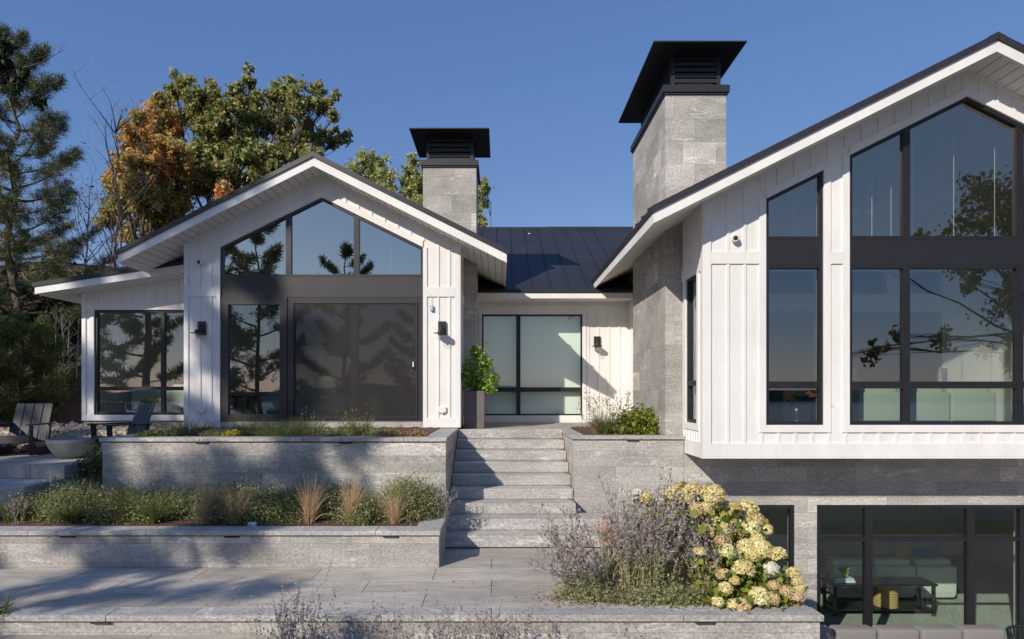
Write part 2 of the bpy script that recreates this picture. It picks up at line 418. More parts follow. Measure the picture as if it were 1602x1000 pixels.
m.f = [(i * ny + j, (i + 1) * ny + j, (i + 1) * ny + j + 1, i * ny + j + 1) for i in range(len(xs) - 1) for j in range(ny - 1)]
tag(m.build('ground', 'hillside', smooth=True), 'hillside of brown leaf litter and dark soil', kind='structure')
m = MB(); m.quad((-1500, -1500, -8.0), (1500, -1500, -8.0), (1500, -9, -8.0), (-1500, -9, -8.0))
tag(m.build('lake', 'lake'), 'blue lake reflected in the lower windows', kind='structure')
m = MB(); pts = [(-1500, -8)]
for i in range(61): pts.append((-1500 + i * 50, 2 + 7 * rnd.random() + 4 * math.sin(i * .5)))
pts.append((1500, -8)); m.prism(pts, -760, -700)
tag(m.build('far_shore', 'far_shore'), 'low wooded far shore across the lake', kind='structure')

TZ = -1.50
# ---- main terrace : planks laid on a solid stone base
m = MB(); m.box(-9.5, 3.13, 6.39, 10.19, -3.6, TZ - .075)
tag(m.build('terrace_base', 'granite'), 'granite retaining face under the paved terrace', kind='structure')
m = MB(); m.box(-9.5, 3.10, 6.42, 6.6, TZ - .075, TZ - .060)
tag(m.build('terrace_gap_shade', 'near_black'), 'dark strip coloured as shade in the gap under the terrace coping', kind='structure')  # solid black strip: the recess's shade is put into its colour
m = MB(); G = .003
def plank_row(m, y0, y1, x0, x1, j0, step, z1, z0):
    js = []; x = j0
    while x > x0: x -= step
    while x < x1: js.append(x); x += step
    js = [x0] + [q for q in js if q > x0 + .2 and q < x1 - .2] + [x1]
    for a, b in zip(js[:-1], js[1:]): m.box(a + G, b - G, y0 + G * .6, y1 - G * .6, z0, z1 + rnd.uniform(-.0012, .0012))
rows = [(6.61, 7.07, -.80), (7.07, 7.57, -.10), (7.57, 8.07, -.79), (8.07, 8.58, -.11), (8.58, 9.10, -.82), (9.10, 9.60, -.1), (9.6, 10.185, -.5)]
for y0, y1, j in rows: plank_row(m, y0, y1, -9.5, 3.13, j, 1.41, TZ, TZ - .075)
tag(m.build('terrace_paving', 'paving', bevel=.002), 'grey granite plank paving of the terrace', kind='structure')
m = MB(); plank_row(m, 6.355, 6.61, -9.5, 3.16, -.09, 1.88, TZ, TZ - .06)
tag(m.build('terrace_coping', 'granite_slab', bevel=.004), 'granite coping along the terrace edge', kind='structure')
# mulch bed on the terrace
m = MB(); bp = [(.86, 7.0), (.9, 6.80), (1.2, 6.70), (2.0, 6.66), (2.7, 6.70), (3.0, 6.9), (3.05, 8.2), (2.6, 9.3), (1.9, 9.0), (1.3, 8.1), (1.0, 7.4)]
m.prism(bp, TZ - .02, TZ + .006, 'z')
tag(m.build('planting_bed', 'mulch'), 'mulched planting bed let into the terrace', kind='structure')
# lower paving, left foreground, and soil beside it
m = MB()
for i, (y0, y1) in enumerate([(5.88, 6.39), (5.36, 5.88), (4.8, 5.36), (4.2, 4.8)]): plank_row(m, y0, y1, -9.5, -1.75, -2.0 - .7 * (i % 2), 1.41, -1.70, -1.9)
m.box(-9.5, -1.75, 4.2, 6.38, -3.6, -1.9)
tag(m.build('lower_path', 'paving', bevel=.002), 'lower granite path along the foot of the terrace', kind='structure')
m = MB(); m.box(-1.75, 3.4, 4.4, 6.36, -3.6, -2.15)
tag(m.build('lower_bed', 'mulch'), 'mulched bed below the terrace wall', kind='structure')
m = MB(); m.box(3.2, 16, 1.5, 10.15, -3.6, -3.45)
tag(m.build('lower_patio', 'paving'), 'granite patio outside the basement windows', kind='structure')
# ---- left patio and its broad steps
m = MB()
for y0, y1, j in ((9.84, 10.5, -7.1), (10.5, 11.2, -7.9), (11.2, 11.9, -7.3), (11.9, 12.6, -8.0)): plank_row(m, y0, y1, -14, -6.25 - (0.33 if y0 < 10 else 0), j, 1.5, -.42, -.62)
tag(m.build('side_patio', 'paving', bevel=.003), 'grey stone side patio under the rocking chairs', kind='structure')
m = MB()
m.box(-14, -6.6, 9.05, 9.84 - .005, -1.6, -.62); m.box(-14, -7.0, 8.35, 9.045, -1.6, -.85); m.box(-14, -6.6, 9.86, 12.6, -3.0, -.625)
tag(m.build('side_steps', 'granite_slab', bevel=.01), 'broad granite steps down from the side patio', kind='structure')

# ================================================================== STAIRS AND PLANTERS
SL, SR = -.79, 1.14
H9 = .165; TR = .363
st = thing('stone_staircase', 'wide flight of nine grey granite steps between the two planter walls', 'stairs', (.17, 9.1, TZ))
for k in range(9):
    yk = 12.0 - k * TR; zk = -k * H9
    xr = SR - .003 if k < 7 else 2.15
    m = MB(); m.box(SL + .003, xr, yk - .012, yk + TR + .12 if k else 12.15, zk - H9 + .0045, zk)
    m.build('step', 'granite_slab', st, bevel=.009, seg=2)
m = MB()
for k in range(1, 8):
    yk = 12.0 - k * TR; zk = -k * H9 + .003
    a = .035 + .05 * rnd.random()
    pts = [(SR - .006, yk + .02), (SR - .006, yk + TR - .02), (SR - a * 1.9, yk + TR - .02), (SR - a * .8, yk + TR * .6), (SR - a * .4, yk + .05)]
    m.prism(pts, zk, zk + .004, 'z')
tag(m.build('needle_litter', 'rust_needles', st), kind='stuff')
# landing
m = MB()
for i, (y0, y1) in enumerate([(12.16, 12.7), (12.7, 13.3), (13.3, 13.9), (13.9, 14.6), (14.6, 16.4)]): plank_row(m, y0, y1, -.74, 2.62, .3 + .5 * i, 1.3, -.004, -.12)
m.box(-.74, 2.62, 12.16, 16.4, -.6, -.13)
tag(m.build('landing', 'paving', bevel=.002), 'stone landing before the entrance', kind='structure')

def under_light(px, Y, z, where):
    x = PX(px, Y); o = thing('recessed_light', where, 'light', (x, Y, z), 'slim dark lights under the stone copings')
    m = MB(); m.box(x - .095, x + .095, Y - .012, Y + .05, z - .022, z); m.build('housing', 'near_black', o, bevel=.003)
    m = MB(); m.box(x - .085, x + .085, Y - .009, Y + .04, z - .028, z - .0225); m.build('lens', 'concrete_dark', o)

def planter(label, x0, x1, y0, y1, ztop, zbot, soil_drop=.04, cap=.055, rim=.28, openback=True, left_rim=True, right_rim=True, side='granite_side', seams=(), rim_r=None, wall_h=None):
    o = thing('stone_planter', label, 'planter', ((x0 + x1) / 2, y0, zbot))
    T = .2; rr = rim_r or rim
    m = MB(); m.box(x0, x1, y0, y0 + T, zbot, ztop - cap - .016); m.build('wall', 'granite', o)
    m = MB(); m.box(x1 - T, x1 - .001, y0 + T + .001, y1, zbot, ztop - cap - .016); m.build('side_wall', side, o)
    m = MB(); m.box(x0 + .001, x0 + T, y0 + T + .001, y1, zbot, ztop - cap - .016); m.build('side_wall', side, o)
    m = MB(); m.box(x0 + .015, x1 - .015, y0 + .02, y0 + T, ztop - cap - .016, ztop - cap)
    m.box(x1 - T, x1 - .015, y0 + T, y1, ztop - cap - .016, ztop - cap); m.build('painted_gap_shade', 'near_black', o)  # black strips under the coping, coloured to stand in for shade
    m = MB(); js = [x0 - .03] + list(seams) + [x1 + .02]
    for a, b in zip(js[:-1], js[1:]): m.box(a + .002, b - .002, y0 - .03, y0 + rim, ztop - cap, ztop)
    if right_rim: m.box(x1 + .02 - rr, x1 + .02 - .0005, y0 + rim + .003, y1, ztop - cap, ztop - .001)
    if left_rim: m.box(x0 - .03, x0 - .03 + rim, y0 + rim + .003, y1, ztop - cap, ztop - .001)
    m.build('coping', 'granite_slab', o, bevel=.004)
    # soil with an uneven surface
    m = MB(); nx, nyy = 60, 14; xa, xb, ya, yb = x0 + .1, x1 + .02 - (rr if right_rim else .0), y0 + rim + .002, y1
    if left_rim: xa = x0 - .03 + rim
    for i in range(nx + 1):
        for j in range(nyy + 1):
            m.v.append((xa + (xb - xa) * i / nx, ya + (yb - ya) * j / nyy, ztop - soil_drop + .012 * math.sin(i * 1.7 + j * 2.1) + .016 * rnd.random() + .05 * j / nyy))
    m.f = [(i * (nyy + 1) + j, (i + 1) * (nyy + 1) + j, (i + 1) * (nyy + 1) + j + 1, i * (nyy + 1) + j + 1) for i in range(nx) for j in range(nyy)]
    m.build('soil', 'mulch', o, smooth=True)
    return o
UPY, UPZ = 9.45, .022
LPY, LPZ = 8.10, -1.04
planter('long upper granite planter left of the steps with grasses along its coping', -5.77, SL - .005, UPY, 11.98, UPZ, -1.5, seams=[-4.35, -2.85, -1.4], rim_r=.34)
planter('long low granite planter at terrace level holding green mounds and tan grasses', -9.5, -.765, LPY, UPY - .002, LPZ, TZ + .002, seams=[-7.2, -5.85, -4.39, -2.93, -1.55], rim_r=.33, left_rim=False, soil_drop=.03)
pr = planter('short granite planter right of the steps beside the stone chimney', SR + .005, 2.865, 10.2, 12.6, .0, -1.5, seams=[1.95], rim_r=.05, right_rim=False, side='granite', rim=.22)
for px, Y, z, s in ((541, UPY, UPZ, 'slim dark light under the upper coping nearest the steps'), (316, UPY, UPZ, 'slim dark light under the upper coping towards its left end'),
                    (106, LPY, LPZ, 'slim dark light under the low planter coping at far left'), (363, LPY, LPZ, 'slim dark light under the low planter coping below the straw tufts on the left'),
                    (611, LPY, LPZ, 'slim dark light under the low planter coping nearest the steps'), (157, 6.38, TZ, 'slim dark light under the front terrace coping at lower left'),
                    (1103, 6.38, TZ, 'slim dark light under the terrace coping below the hydrangea'), (990, 10.2, 0, 'slim dark light under the short right planter coping')):
    under_light(px, Y - .01, z - .058, s)

# ================================================================== HOUSE
house = thing('lakeside_house', 'white board and batten house with dark gabled roofs, two stone chimneys and large black windows', 'house', (0, 12, 0))
HP = {}
def part(m, name, mat, parent=None, **k): return m.build(name, mat, parent or house, **k)
BT = .016  # batten thickness
def wall_front(m, xs, ztop, zbot, holes, y0, y1):
    """holes: (x0,x1,zb,zt(x) or number, breaks)"""
    br = sorted(set([round(q, 4) for q in xs] + [round(h[0], 4) for h in holes] + [round(h[1], 4) for h in holes] + [round(b, 4) for h in holes for b in (h[4] if len(h) > 4 else [])]))
    for a, b in zip(br[:-1], br[1:]):
        mid = (a + b) / 2; cur = zbot; hs = sorted([h for h in holes if h[0] - 1e-4 <= mid <= h[1] + 1e-4], key=lambda h: h[2])
        lo = (cur, cur)
        for h in hs:
            zt = h[3] if callable(h[3]) else (lambda x, q=h[3]: q)
            m.prism([(a, lo[0]), (b, lo[1]), (b, h[2]), (a, h[2])], y0, y1); lo = (zt(a + 1e-6), zt(b - 1e-6))
        m.prism([(a, lo[0]), (b, lo[1]), (b, ztop(b)), (a, ztop(a))], y0, y1)
def pane_between(px0, px1): return px0, px1
def window(pts, fw, Y, mat, glassm, muls=(), trans=(), fd=.07, mw=.05, parent=None, label=None, ax='y', sgn=1):
    """polygonal window: frame, mullions at x, transoms at z, panes. pts in (x,z)."""
    m = MB(); inn = m.ring(pts, fw, Y - .012 * sgn, Y + fd * sgn, ax)
    def zr(x):  # vertical extent of the inner polygon at x
        zs = []
        for i in range(len(inn)):
            a, b = inn[i], inn[(i + 1) % len(inn)]
            if abs(a[0] - b[0]) > 1e-6 and min(a[0], b[0]) - 1e-6 <= x <= max(a[0], b[0]) + 1e-6:
                zs.append(a[1] + (b[1] - a[1]) * (x - a[0]) / (b[0] - a[0]))
        return min(zs), max(zs)
    xi0 = min(q[0] for q in inn); xi1 = max(q[0] for q in inn)
    # transoms first, then mullion pieces between them
    for z0, z1, xa, xb in trans: m.prism([(max(xa, xi0), z0), (min(xb, xi1), z0), (min(xb, xi1), z1), (max(xa, xi0), z1)], Y - .008 * sgn, Y + (fd - .004) * sgn, ax)
    for x in muls:
        a, b = x - mw / 2, x + mw / 2; la, ha = zr(a); lb, hb = zr(b); lo, hi = zr(x)
        poly = [(a, la), (b, lb), (b, hb)] + ([(x, hi)] if hi > max(ha, hb) + 1e-4 else []) + [(a, ha)]
        m.prism(poly, Y - .010 * sgn, Y + (fd - .002) * sgn, ax)
    o = part(m, 'window', mat, parent)
    if label: o['label'] = label
    # panes: split the inner polygon at mullions
    cuts = [xi0] + sorted(muls) + [xi1]; zc = sorted((z0 + z1) / 2 for z0, z1, *_ in trans)
    for a, b in zip(cuts[:-1], cuts[1:]):
        xx = [a + 1e-4] + [q[0] for q in inn if a + .01 < q[0] < b - .01] + [b - 1e-4]; xx = sorted(set(xx))
        lo = min(zr(x)[0] for x in xx); zz = [lo] + zc + [None]
        for i in range(len(zz) - 1):
            z0 = zz[i]
            if zz[i + 1] is None: top = [(x, zr(x)[1]) for x in reversed(xx)]
            else: top = [(b - 1e-4, zz[i + 1]), (a + 1e-4, zz[i + 1])]
            g = MB(); poly = [(a + 1e-4, z0), (b - 1e-4, z0)] + top
            yy = Y + fd * .45 * sgn
            k = len(poly); g.v = [{'y': (u, yy, v), 'x': (yy, u, v)}[ax] for u, v in poly]; g.f = [tuple(range(k))]
            part(g, 'pane', glassm, o)
    return o, inn
def battens(m, x0, x1, sp, zb, zt, y, wd=.04, holes=(), th=BT, off=0):
    n = max(1, int((x1 - x0) / sp)); x = x0 + sp + off
    while x < x1 - .04:
        segs = [(zb(x), zt(x))]
        for h in holes:
            if h[0] - .03 < x < h[1] + .03:
                ht = h[3](min(max(x, h[0]), h[1])) if callable(h[3]) else h[3]; new = []
                for a, b in segs:
                    if h[2] > a: new.append((a, min(b, h[2])))
                    if ht < b: new.append((max(a, ht), b))
                segs = new
        for a, b in segs:
            if b - a > .05: m.box(x - wd / 2, x + wd / 2, y - th, y, a, b)
        x += sp

def gable(xc, zpk, xl, xr, y0, y1, ye, tz, zbot, holes, wname, wallx):
    """gabled roof, fascia, soffit and front wall. zpk = roof top at ridge; slope .5"""
    sl = .5; R = lambda x, d: zpk - sl * abs(x - xc) - d
    DK, FS = .085, .155
    def band(a, b, ya, yb, mb, x0=xl, x1=xr):
        mb.prism([(x0, R(x0, a)), (xc, R(xc, a)), (xc, R(xc, b)), (x0, R(x0, b))], ya, yb)
        mb.prism([(xc, R(xc, a)), (x1, R(x1, a)), (x1, R(x1, b)), (xc, R(xc, b))], ya, yb)
    m = MB(); band(0, DK, y0 - .02, ye, m, xl - .02, xr + .02)
    # standing seams
    y = y0 + .25
    while y < ye - .1:
        for s in (-1, 1):
            xe = xl - .02 if s < 0 else xr + .02
            m.prism([(xe, R(xe, -.038)), (xc, R(xc, -.038)), (xc, R(xc, .002)), (xe, R(xe, .002))], y, y + .022)
        y += .41
    m.prism([(xc - .12, R(xc - .12, -.012)), (xc, R(xc, -.014)), (xc + .12, R(xc + .12, -.012)), (xc + .12, R(xc + .12, .01)), (xc, R(xc, .01)), (xc - .12, R(xc - .12, .01))], y0 - .025, ye)
    rf = part(m, 'roof', 'roof_metal')
    m = MB(); band(0, DK, y0 - .032, y0 - .0205, m, xl - .03, xr + .03); part(m, 'drip_edge', 'bronze_frame', rf)
    m = MB(); band(DK, DK + FS, y0, y0 + .035, m); 
    for s, xe in ((-1, xl), (1, xr)):
        m.prism([(xe, R(xe, DK)), (xe - s * .03, R(xe - s * .03, DK)), (xe - s * .03, R(xe - s * .03, DK + FS)), (xe, R(xe, DK + FS))], y0 + .036, ye)
    part(m, 'fascia', 'white_board', rf)
    m = MB(); band(DK + .002, DK + FS - .02, y0 + .036, ye, m, xl + .031, xr - .031); part(m, 'soffit', 'soffit_board', rf)
    return R, DK + FS

# ---------- left pavilion
XL, XR_, XC = -5.82, -.753, -3.29
RL, SO = gable(XC, 4.90, -6.71, .11, 11.45, 19.4, 19.4, 0, 0, None, None, None)
so_l = lambda x: RL(x, SO - .021)
YL = 12.0
wt = lambda x: 4.27 - .494 * abs(x - XC)
big = (-5.153, -1.424, .14, wt, [XC])
m = MB(); wall_front(m, [XL, XC, XR_], so_l, .03, [big], YL, YL + .18)
m.box(XR_ - .16, XR_, YL + .181, 19.2, .03, so_l(XR_) - .002); m.box(XL, XL + .16, YL + .181, 19.2, .03, so_l(XL) - .002)
m.box(XL + .161, XR_ - .161, 19.0, 19.2, .03, so_l(XL)); m.prism([(XL + .161, so_l(XL)), (XR_ - .161, so_l(XR_)), (XC, so_l(XC) - .01)], 19.0, 19.2)
part(m, 'wall', 'white_board')
m = MB()   # trim boards
for a, b in ((XL, XL + .085), (-5.153 - .08, -5.153), (-1.424, -1.424 + .075), (XR_ - .085, XR_)):
    top = min(so_l(a), so_l(b)) if a in (XL, XR_ - .085) or abs(b - XR_) < .01 else None
    za, zb_ = so_l(a), so_l(b)
    if a > -5.3 and b < -1.3: za = wt(max(a, -5.153)) + (.0 if a > -2 else .0); zb_ = za
    m.prism([(a, .035), (b, .035), (b, zb_ - .002), (a, za - .002)], YL - .022, YL - .0005)
for x0, x1 in ((XL + .086, -5.153 - .081), (-1.424 + .076, XR_ - .086)):
    m.box(x0, x1, YL - .024, YL - .001, .035, .21); m.box(x0, x1, YL - .024, YL - .001, 2.44, 2.62)
for s in (-1, 1):   # rake trim over the glazing and frieze under the soffit
    xe = -5.153 if s < 0 else -1.424
    m.prism([(XC, wt(XC) + .001), (xe, wt(xe) + .001), (xe, wt(xe) + .125), (XC, wt(XC) + .125)], YL - .024, YL - .001)
    xo = XL + .087 if s < 0 else XR_ - .087
    m.prism([(XC, so_l(XC)), (xo, so_l(xo)), (xo, so_l(xo) - .045), (XC, so_l(XC) - .045)], YL - .026, YL - .001)
m.box(XR_ + .0005, XR_ + .02, YL - .022, YL + .09, .035, so_l(XR_ + .02)); m.box(XR_ + .0005, XR_ + .02, YL + .091, 13.19, .035, .2); m.box(XR_ + .0005, XR_ + .02, YL + .091, 13.19, 2.44, 2.62)
m.box(XR_ + .0005, XR_ + .016, YL + .35, YL + .39, .2, 3.2); m.box(XR_ + .0005, XR_ + .016, YL + .72, YL + .76, .2, 3.2)
part(m, 'trim', 'white_board', bevel=.002)
m = MB(); hol = [big]
battens(m, XL + .086, -5.153 - .09, .205, lambda x: .21, lambda x: 2.44, YL, holes=[], wd=.036)
battens(m, XL + .086, -5.153 - .09, .205, lambda x: 2.62, lambda x: so_l(x) - .05, YL, wd=.036)
battens(m, -1.424 + .076, XR_ - .09, .205, lambda x: .21, lambda x: 2.44, YL, wd=.036)
battens(m, -1.424 + .076, XR_ - .09, .205, lambda x: 2.62, lambda x: so_l(x) - .05, YL, wd=.036)
battens(m, -5.153 - .1, -1.424 + .1, .24, lambda x: wt(min(max(x, -5.153), -1.424)) + .12, lambda x: so_l(x) - .06, YL, wd=.036)
part(m, 'battens', 'white_board')
m = MB(); m.box(-5.15, -1.43, YL - .02, YL + .2, -.02, .139); part(m, 'sill', 'granite_slab')
# glazing
zsh = 3.352 - .01
window([(-5.153, 2.81), (-1.424, 2.81), (-1.424, wt(-1.424)), (XC, wt(XC)), (-5.153, wt(-5.153))], .045, YL + .02, 'bronze_frame', 'glass_left_upper', muls=(-3.906, -2.653), mw=.10, label='three-light gable window of the left pavilion')
m = MB(); m.box(-5.153, -1.424, YL + .012, YL + .10, 2.437, 2.808); part(m, 'spandrel', 'spandrel_bronze')
window([(-5.153, .14), (-3.93, .14), (-3.93, 2.435), (-5.153, 2.435)], .135, YL + .012, 'bronze_frame', 'glass', fd=.09, label='tall fixed window left of the sliding door')
wd_, inn = window([(-3.928, .14), (-1.424, .14), (-1.424, 2.435), (-3.928, 2.435)], .10, YL + .03, 'bronze_frame', 'glass', muls=(-2.70,), mw=.12, fd=.10)
wd_.name = 'sliding_door'; wd_['label'] = 'dark sliding glass door behind an insect screen'
m = MB(); m.ring([(-3.84, .2), (-1.53, .2), (-1.53, 2.35), (-3.84, 2.35)], .03, YL - .004, YL + .018); s = m.build('screen_frame', 'bronze_frame', wd_)
m = MB(); m.quad((-3.81, YL + .008, .23), (-1.56, YL + .008, .23), (-1.56, YL + .008, 2.32), (-3.81, YL + .008, 2.32)); m.build('insect_screen', 'insect_screen', wd_)
m = MB(); m.box(-1.615, -1.59, YL - .035, YL - .006, 1.15, 1.24); m.build('handle', 'pale_tag', wd_)

# ---------- wing at far left (mono-pitch roof)
YW = 13.0; WX0 = -8.34
wz = lambda x: 2.555 + .150 * (x + 8.86)  # fascia bottom
m = MB(); m.prism([(-8.90, wz(-8.90) + .135), (-5.6, wz(-5.6) + .135), (-5.6, wz(-5.6) + .22), (-8.90, wz(-8.90) + .22)], 12.38, 17.5)
rf = part(m, 'roof', 'roof_metal'); rf['label'] = 'low mono-pitch roof over the left wing'
m = MB(); m.prism([(-8.86, wz(-8.86)), (-5.9, wz(-5.9)), (-5.9, wz(-5.9) + .133), (-8.86, wz(-8.86) + .133)], 12.40, 12.435)
m.box(-8.88, -8.845, 12.436, 17.4, wz(-8.86), wz(-8.86) + .133); m.build('fascia', 'white_board', rf)
m = MB(); m.prism([(-8.84, wz(-8.84) + .02), (-5.9, wz(-5.9) + .02), (-5.9, wz(-5.9) + .13), (-8.84, wz(-8.84) + .13)], 12.437, 17.4); m.build('soffit', 'soffit_board', rf)
w0, w1 = PX(148, YW), PX(300, YW); zt_, zb2 = PZ(485, YW), PZ(649.5, YW)
m = MB(); wall_front(m, [WX0, -5.83], lambda x: wz(x) + .02, .115, [(w0, w1, zb2, zt_)], YW, YW + .18)
m.box(WX0, WX0 + .16, YW + .181, 17.3, .115, 2.6); m.box(WX0 + .161, -5.83, 17.1, 17.3, .115, 2.65); part(m, 'wall', 'white_board')
m = MB(); m.box(WX0 + .02, -5.83, YW + .02, YW + .3, -.6, .1145); m.box(WX0 + .02, WX0 + .2, YW + .301, 17.2, -.6, .1145)
m.box(XL + .02, XR_ - .01, YL + .021, YL + .3, -.6, -.021)
part(m, 'foundation', 'granite')
m = MB(); m.box(WX0, WX0 + .08, YW - .022, YW - .0005, .12, wz(WX0)); m.box(WX0 + .081, -5.83, YW - .024, YW - .001, .12, .235)
m.box(w0 - .085, w0 - .001, YW - .026, YW - .002, .236, zt_); m.box(WX0 + .081, -5.83, YW - .024, YW - .001, zt_, zt_ + .135); part(m, 'trim', 'white_board', bevel=.002)
m = MB(); battens(m, WX0 + .08, -5.86, .228, lambda x: zt_ + .135, lambda x: wz(x) + .02, YW, wd=.036)
m.box(WX0 + .20, WX0 + .225, YW - .012, YW, .236, zt_); part(m, 'battens', 'white_board')
window([(w0, zb2), (w1, zb2), (w1, zt_), (w0, zt_)], .05, YW + .02, 'dark_metal', 'glass', muls=(PX(254, YW),), mw=.075, trans=((PZ(611, YW), PZ(605, YW), -99, 99),), label='four-light window of the left wing')

# ---------- entrance link
YE = 14.8; EX0, EX1 = -.62, 2.92
ew0, ew1, ezb, ezt = -.421, 1.857, .162, 2.455
m = MB(); wall_front(m, [EX0, EX1], lambda x: 2.86, .0, [(ew0, ew1, ezb, ezt)], YE, YE + .16)
m.box(EX1, EX1 + .15, 12.97, YE + .16, 0, 2.86); m.box(-3.2, -.93, 16.0, 16.1, .0, 2.8) if False else None
part(m, 'wall', 'white_board')
m = MB(); m.box(EX0, ew1 + .12, YE - .02, YE - .001, ezt + .001, ezt + .21); m.box(EX0, EX1 - .001, YE - .02, YE - .001, 0, .045)
m.box(EX0 + .13, ew0 - .001, YE - .02, YE - .001, .046, ezt); m.box(ew0 - .02, ew1 + .02, YE - .022, YE - .001, .046, ezb - .001)
m.box(ew1 + .001, ew1 + .09, YE - .022, YE - .001, .046, ezt); m.box(ew1 + .121, EX1 - .001, YE - .02, YE - .001, ezt + .001, ezt + .21)
m.box(EX1 - .02, EX1 - .001, 12.98, YE - .021, ezt, ezt + .18); m.box(EX1 - .02, EX1 - .001, YE - .12, YE - .022, .05, ezt - .001); part(m, 'trim', 'white_board', bevel=.002)
m = MB(); battens(m, ew1 - .10, EX1, .235, lambda x: .05, lambda x: ezt, YE, wd=.036, holes=[(ew0, ew1 + .09, 0, ezt)])
battens(m, EX0, EX1, .24, lambda x: ezt + .21, lambda x: 2.86, YE, wd=.03)
for q in (.35, .62, .9, 1.2): m.box(EX1 - .016, EX1 - .0005, YE - q, YE - q + .035, .05, ezt)
part(m, 'battens', 'white_board')
window([(ew0, ezb), (ew1, ezb), (ew1, ezt), (ew0, ezt)], .035, YE + .015, 'dark_metal', 'glass_entry', muls=(.405,), mw=.095, trans=((.70, .80, -99, 99),), label='entrance window with pale blinds drawn')
m = MB(); m.box(ew0 + .02, ew1 - .02, YE + .16, YE + .17, ezb - .05, ezt + .02); part(m, 'blind', 'blind_white')
m = MB(); e0, r0 = 14.05, 19.4; ze0, zr0 = 2.90, 5.576
rz = lambda y: ze0 + (zr0 - ze0) * (y - e0) / (r0 - e0)
def slopebox(m, xa, xb, ya, yb, up, dn): m.prism([(ya, rz(ya) + up), (yb, rz(yb) + up), (yb, rz(yb) - dn), (ya, rz(ya) - dn)], xa, xb, 'x')
slopebox(m, -.745, 2.895, e0, r0, 0, .07); slopebox(m, -3.3, -.7455, 17.25, r0, 0, .3); slopebox(m, 2.8955, 6.6, 17.25, r0, 0, .3)
m.prism([(r0 + .001, zr0), (r0 + 5, zr0 - 2.5), (r0 + 5, zr0 - 2.8), (r0 + .001, zr0 - .3)], -3.3, 6.6, 'x')
x = -.55
while x < 2.9:
    slopebox(m, x, x + .02, e0 + .02, r0 - .02, .032, -.001); x += .408
m.prism([(r0 - .13, zr0 - .035), (r0, zr0 + .035), (r0 + .13, zr0 - .035), (r0 + .13, zr0 - .07), (r0 - .13, zr0 - .07)], -3.3, 1.35, 'x')
m.prism([(r0 - .13, zr0 - .028), (r0, zr0 + .045), (r0 + .13, zr0 - .028), (r0 + .13, zr0 - .07), (r0 - .13, zr0 - .07)], 1.352, 6.6, 'x')
m.box(-.70, -.28, 14.32, 14.33, rz(14.32) + .001, rz(14.32) + .012); m.box(1.9, 2.3, 14.32, 14.33, rz(14.32) + .001, rz(14.32) + .012); m.box(1.88, 2.27, 16.3, 16.31, rz(16.3) + .001, rz(16.3) + .01)
rf = part(m, 'roof', 'roof_metal'); rf['label'] = 'dark standing-seam roof over the entrance link'
m = MB(); m.box(-.745, 2.895, e0 - .03, e0 - .002, 2.835, 2.89); m.build('gutter_edge', 'near_black', rf)
m = MB(); m.box(-.745, 2.895, e0 + .0, e0 + .03, 2.71, 2.829); m.build('fascia', 'white_board', rf)
m = MB(); m.box(-.60, 2.90, e0 + .031, YE - .0, 2.74, 2.76); m.build('soffit', 'white_board', rf)
m = MB(); m.lathe([(.0, rz(18.7) + .03), (.03, rz(18.7) + .028), (.03, rz(18.7))], .83, 18.7, 10); m.build('roof_vent', 'white_paint', rf)
# room behind the link
m = MB(); m.box(EX0, 2.92, 17.0, 17.1, 0, 3.4); part(m, 'inner_wall', 'interior_white')

# ---------- chimneys
def chimney(x0, x1, y0, y1, zt, zb, cx0, cx1, cy0, cy1, cz, lx0, lx1, nl, label, base=None):
    m = MB(); m.box(x0, x1, y0, y1, zb, zt); ch = part(m, 'chimney', 'granite_tower'); ch['label'] = label
    e = .045; m = MB(); m.box(x0 - e, x1 + e, y0 - e, y1 + e, zt + .001, zt + .115); m.box(x0 - e * .55, x1 + e * .55, y0 - e * .55, y1 + e * .55, zt - .03, zt + .0005); m.build('band', 'black_powder', ch, bevel=.003)
    # louvred box
    m = MB(); yb0, yb1 = y0 + .13, y1 - .13; z0 = zt + .116; z1 = cz - .02
    fw = .06
    for (a, b, c, d) in ((lx0, lx0 + fw, yb0, yb0 + fw), (lx1 - fw, lx1, yb0, yb0 + fw), (lx0, lx0 + fw, yb1 - fw, yb1), (lx1 - fw, lx1, yb1 - fw, yb1)): m.box(a, b, c, d, z0, z1)
    hh = (z1 - z0) / nl
    for k in range(nl):
        a = z0 + k * hh + hh * .30; b = z0 + (k + 1) * hh + .0
        m.box(lx0 + fw, lx1 - fw, yb0 + .012, yb0 + .03, a, b); m.box(lx0 + fw, lx1 - fw, yb1 - .03, yb1 - .012, a, b)
        m.box(lx0 + .012, lx0 + .03, yb0 + fw, yb1 - fw, a, b); m.box(lx1 - .03, lx1 - .012, yb0 + fw, yb1 - fw, a, b)
    m.build('louvre', 'black_powder', ch)
    m = MB(); m.box(lx0 + .1, lx1 - .1, yb0 + .1, yb1 - .1, z0, z1 - .01); m.build('flue', 'near_black', ch)
    m = MB(); m.box(cx0, cx1, cy0, cy1, cz - .018, cz)
    m.build('cap', 'black_powder', ch)
    return ch
chimney(-1.57, -.49, 13.2, 14.3, 5.264, 0, PX(640, 12.85), PX(765.5, 12.85), 12.85, 14.45, 5.90, PX(667.5, 13.33), PX(740.5, 13.33), 5, 'smaller granite chimney behind the left pavilion')
chimney(2.63, 3.60, 10.4, 12.93, 5.455, -.5, 2.376, 3.822, 10.1, 13.15, 6.13, 2.755, 3.555, 6, 'taller granite chimney beside the right pavilion')

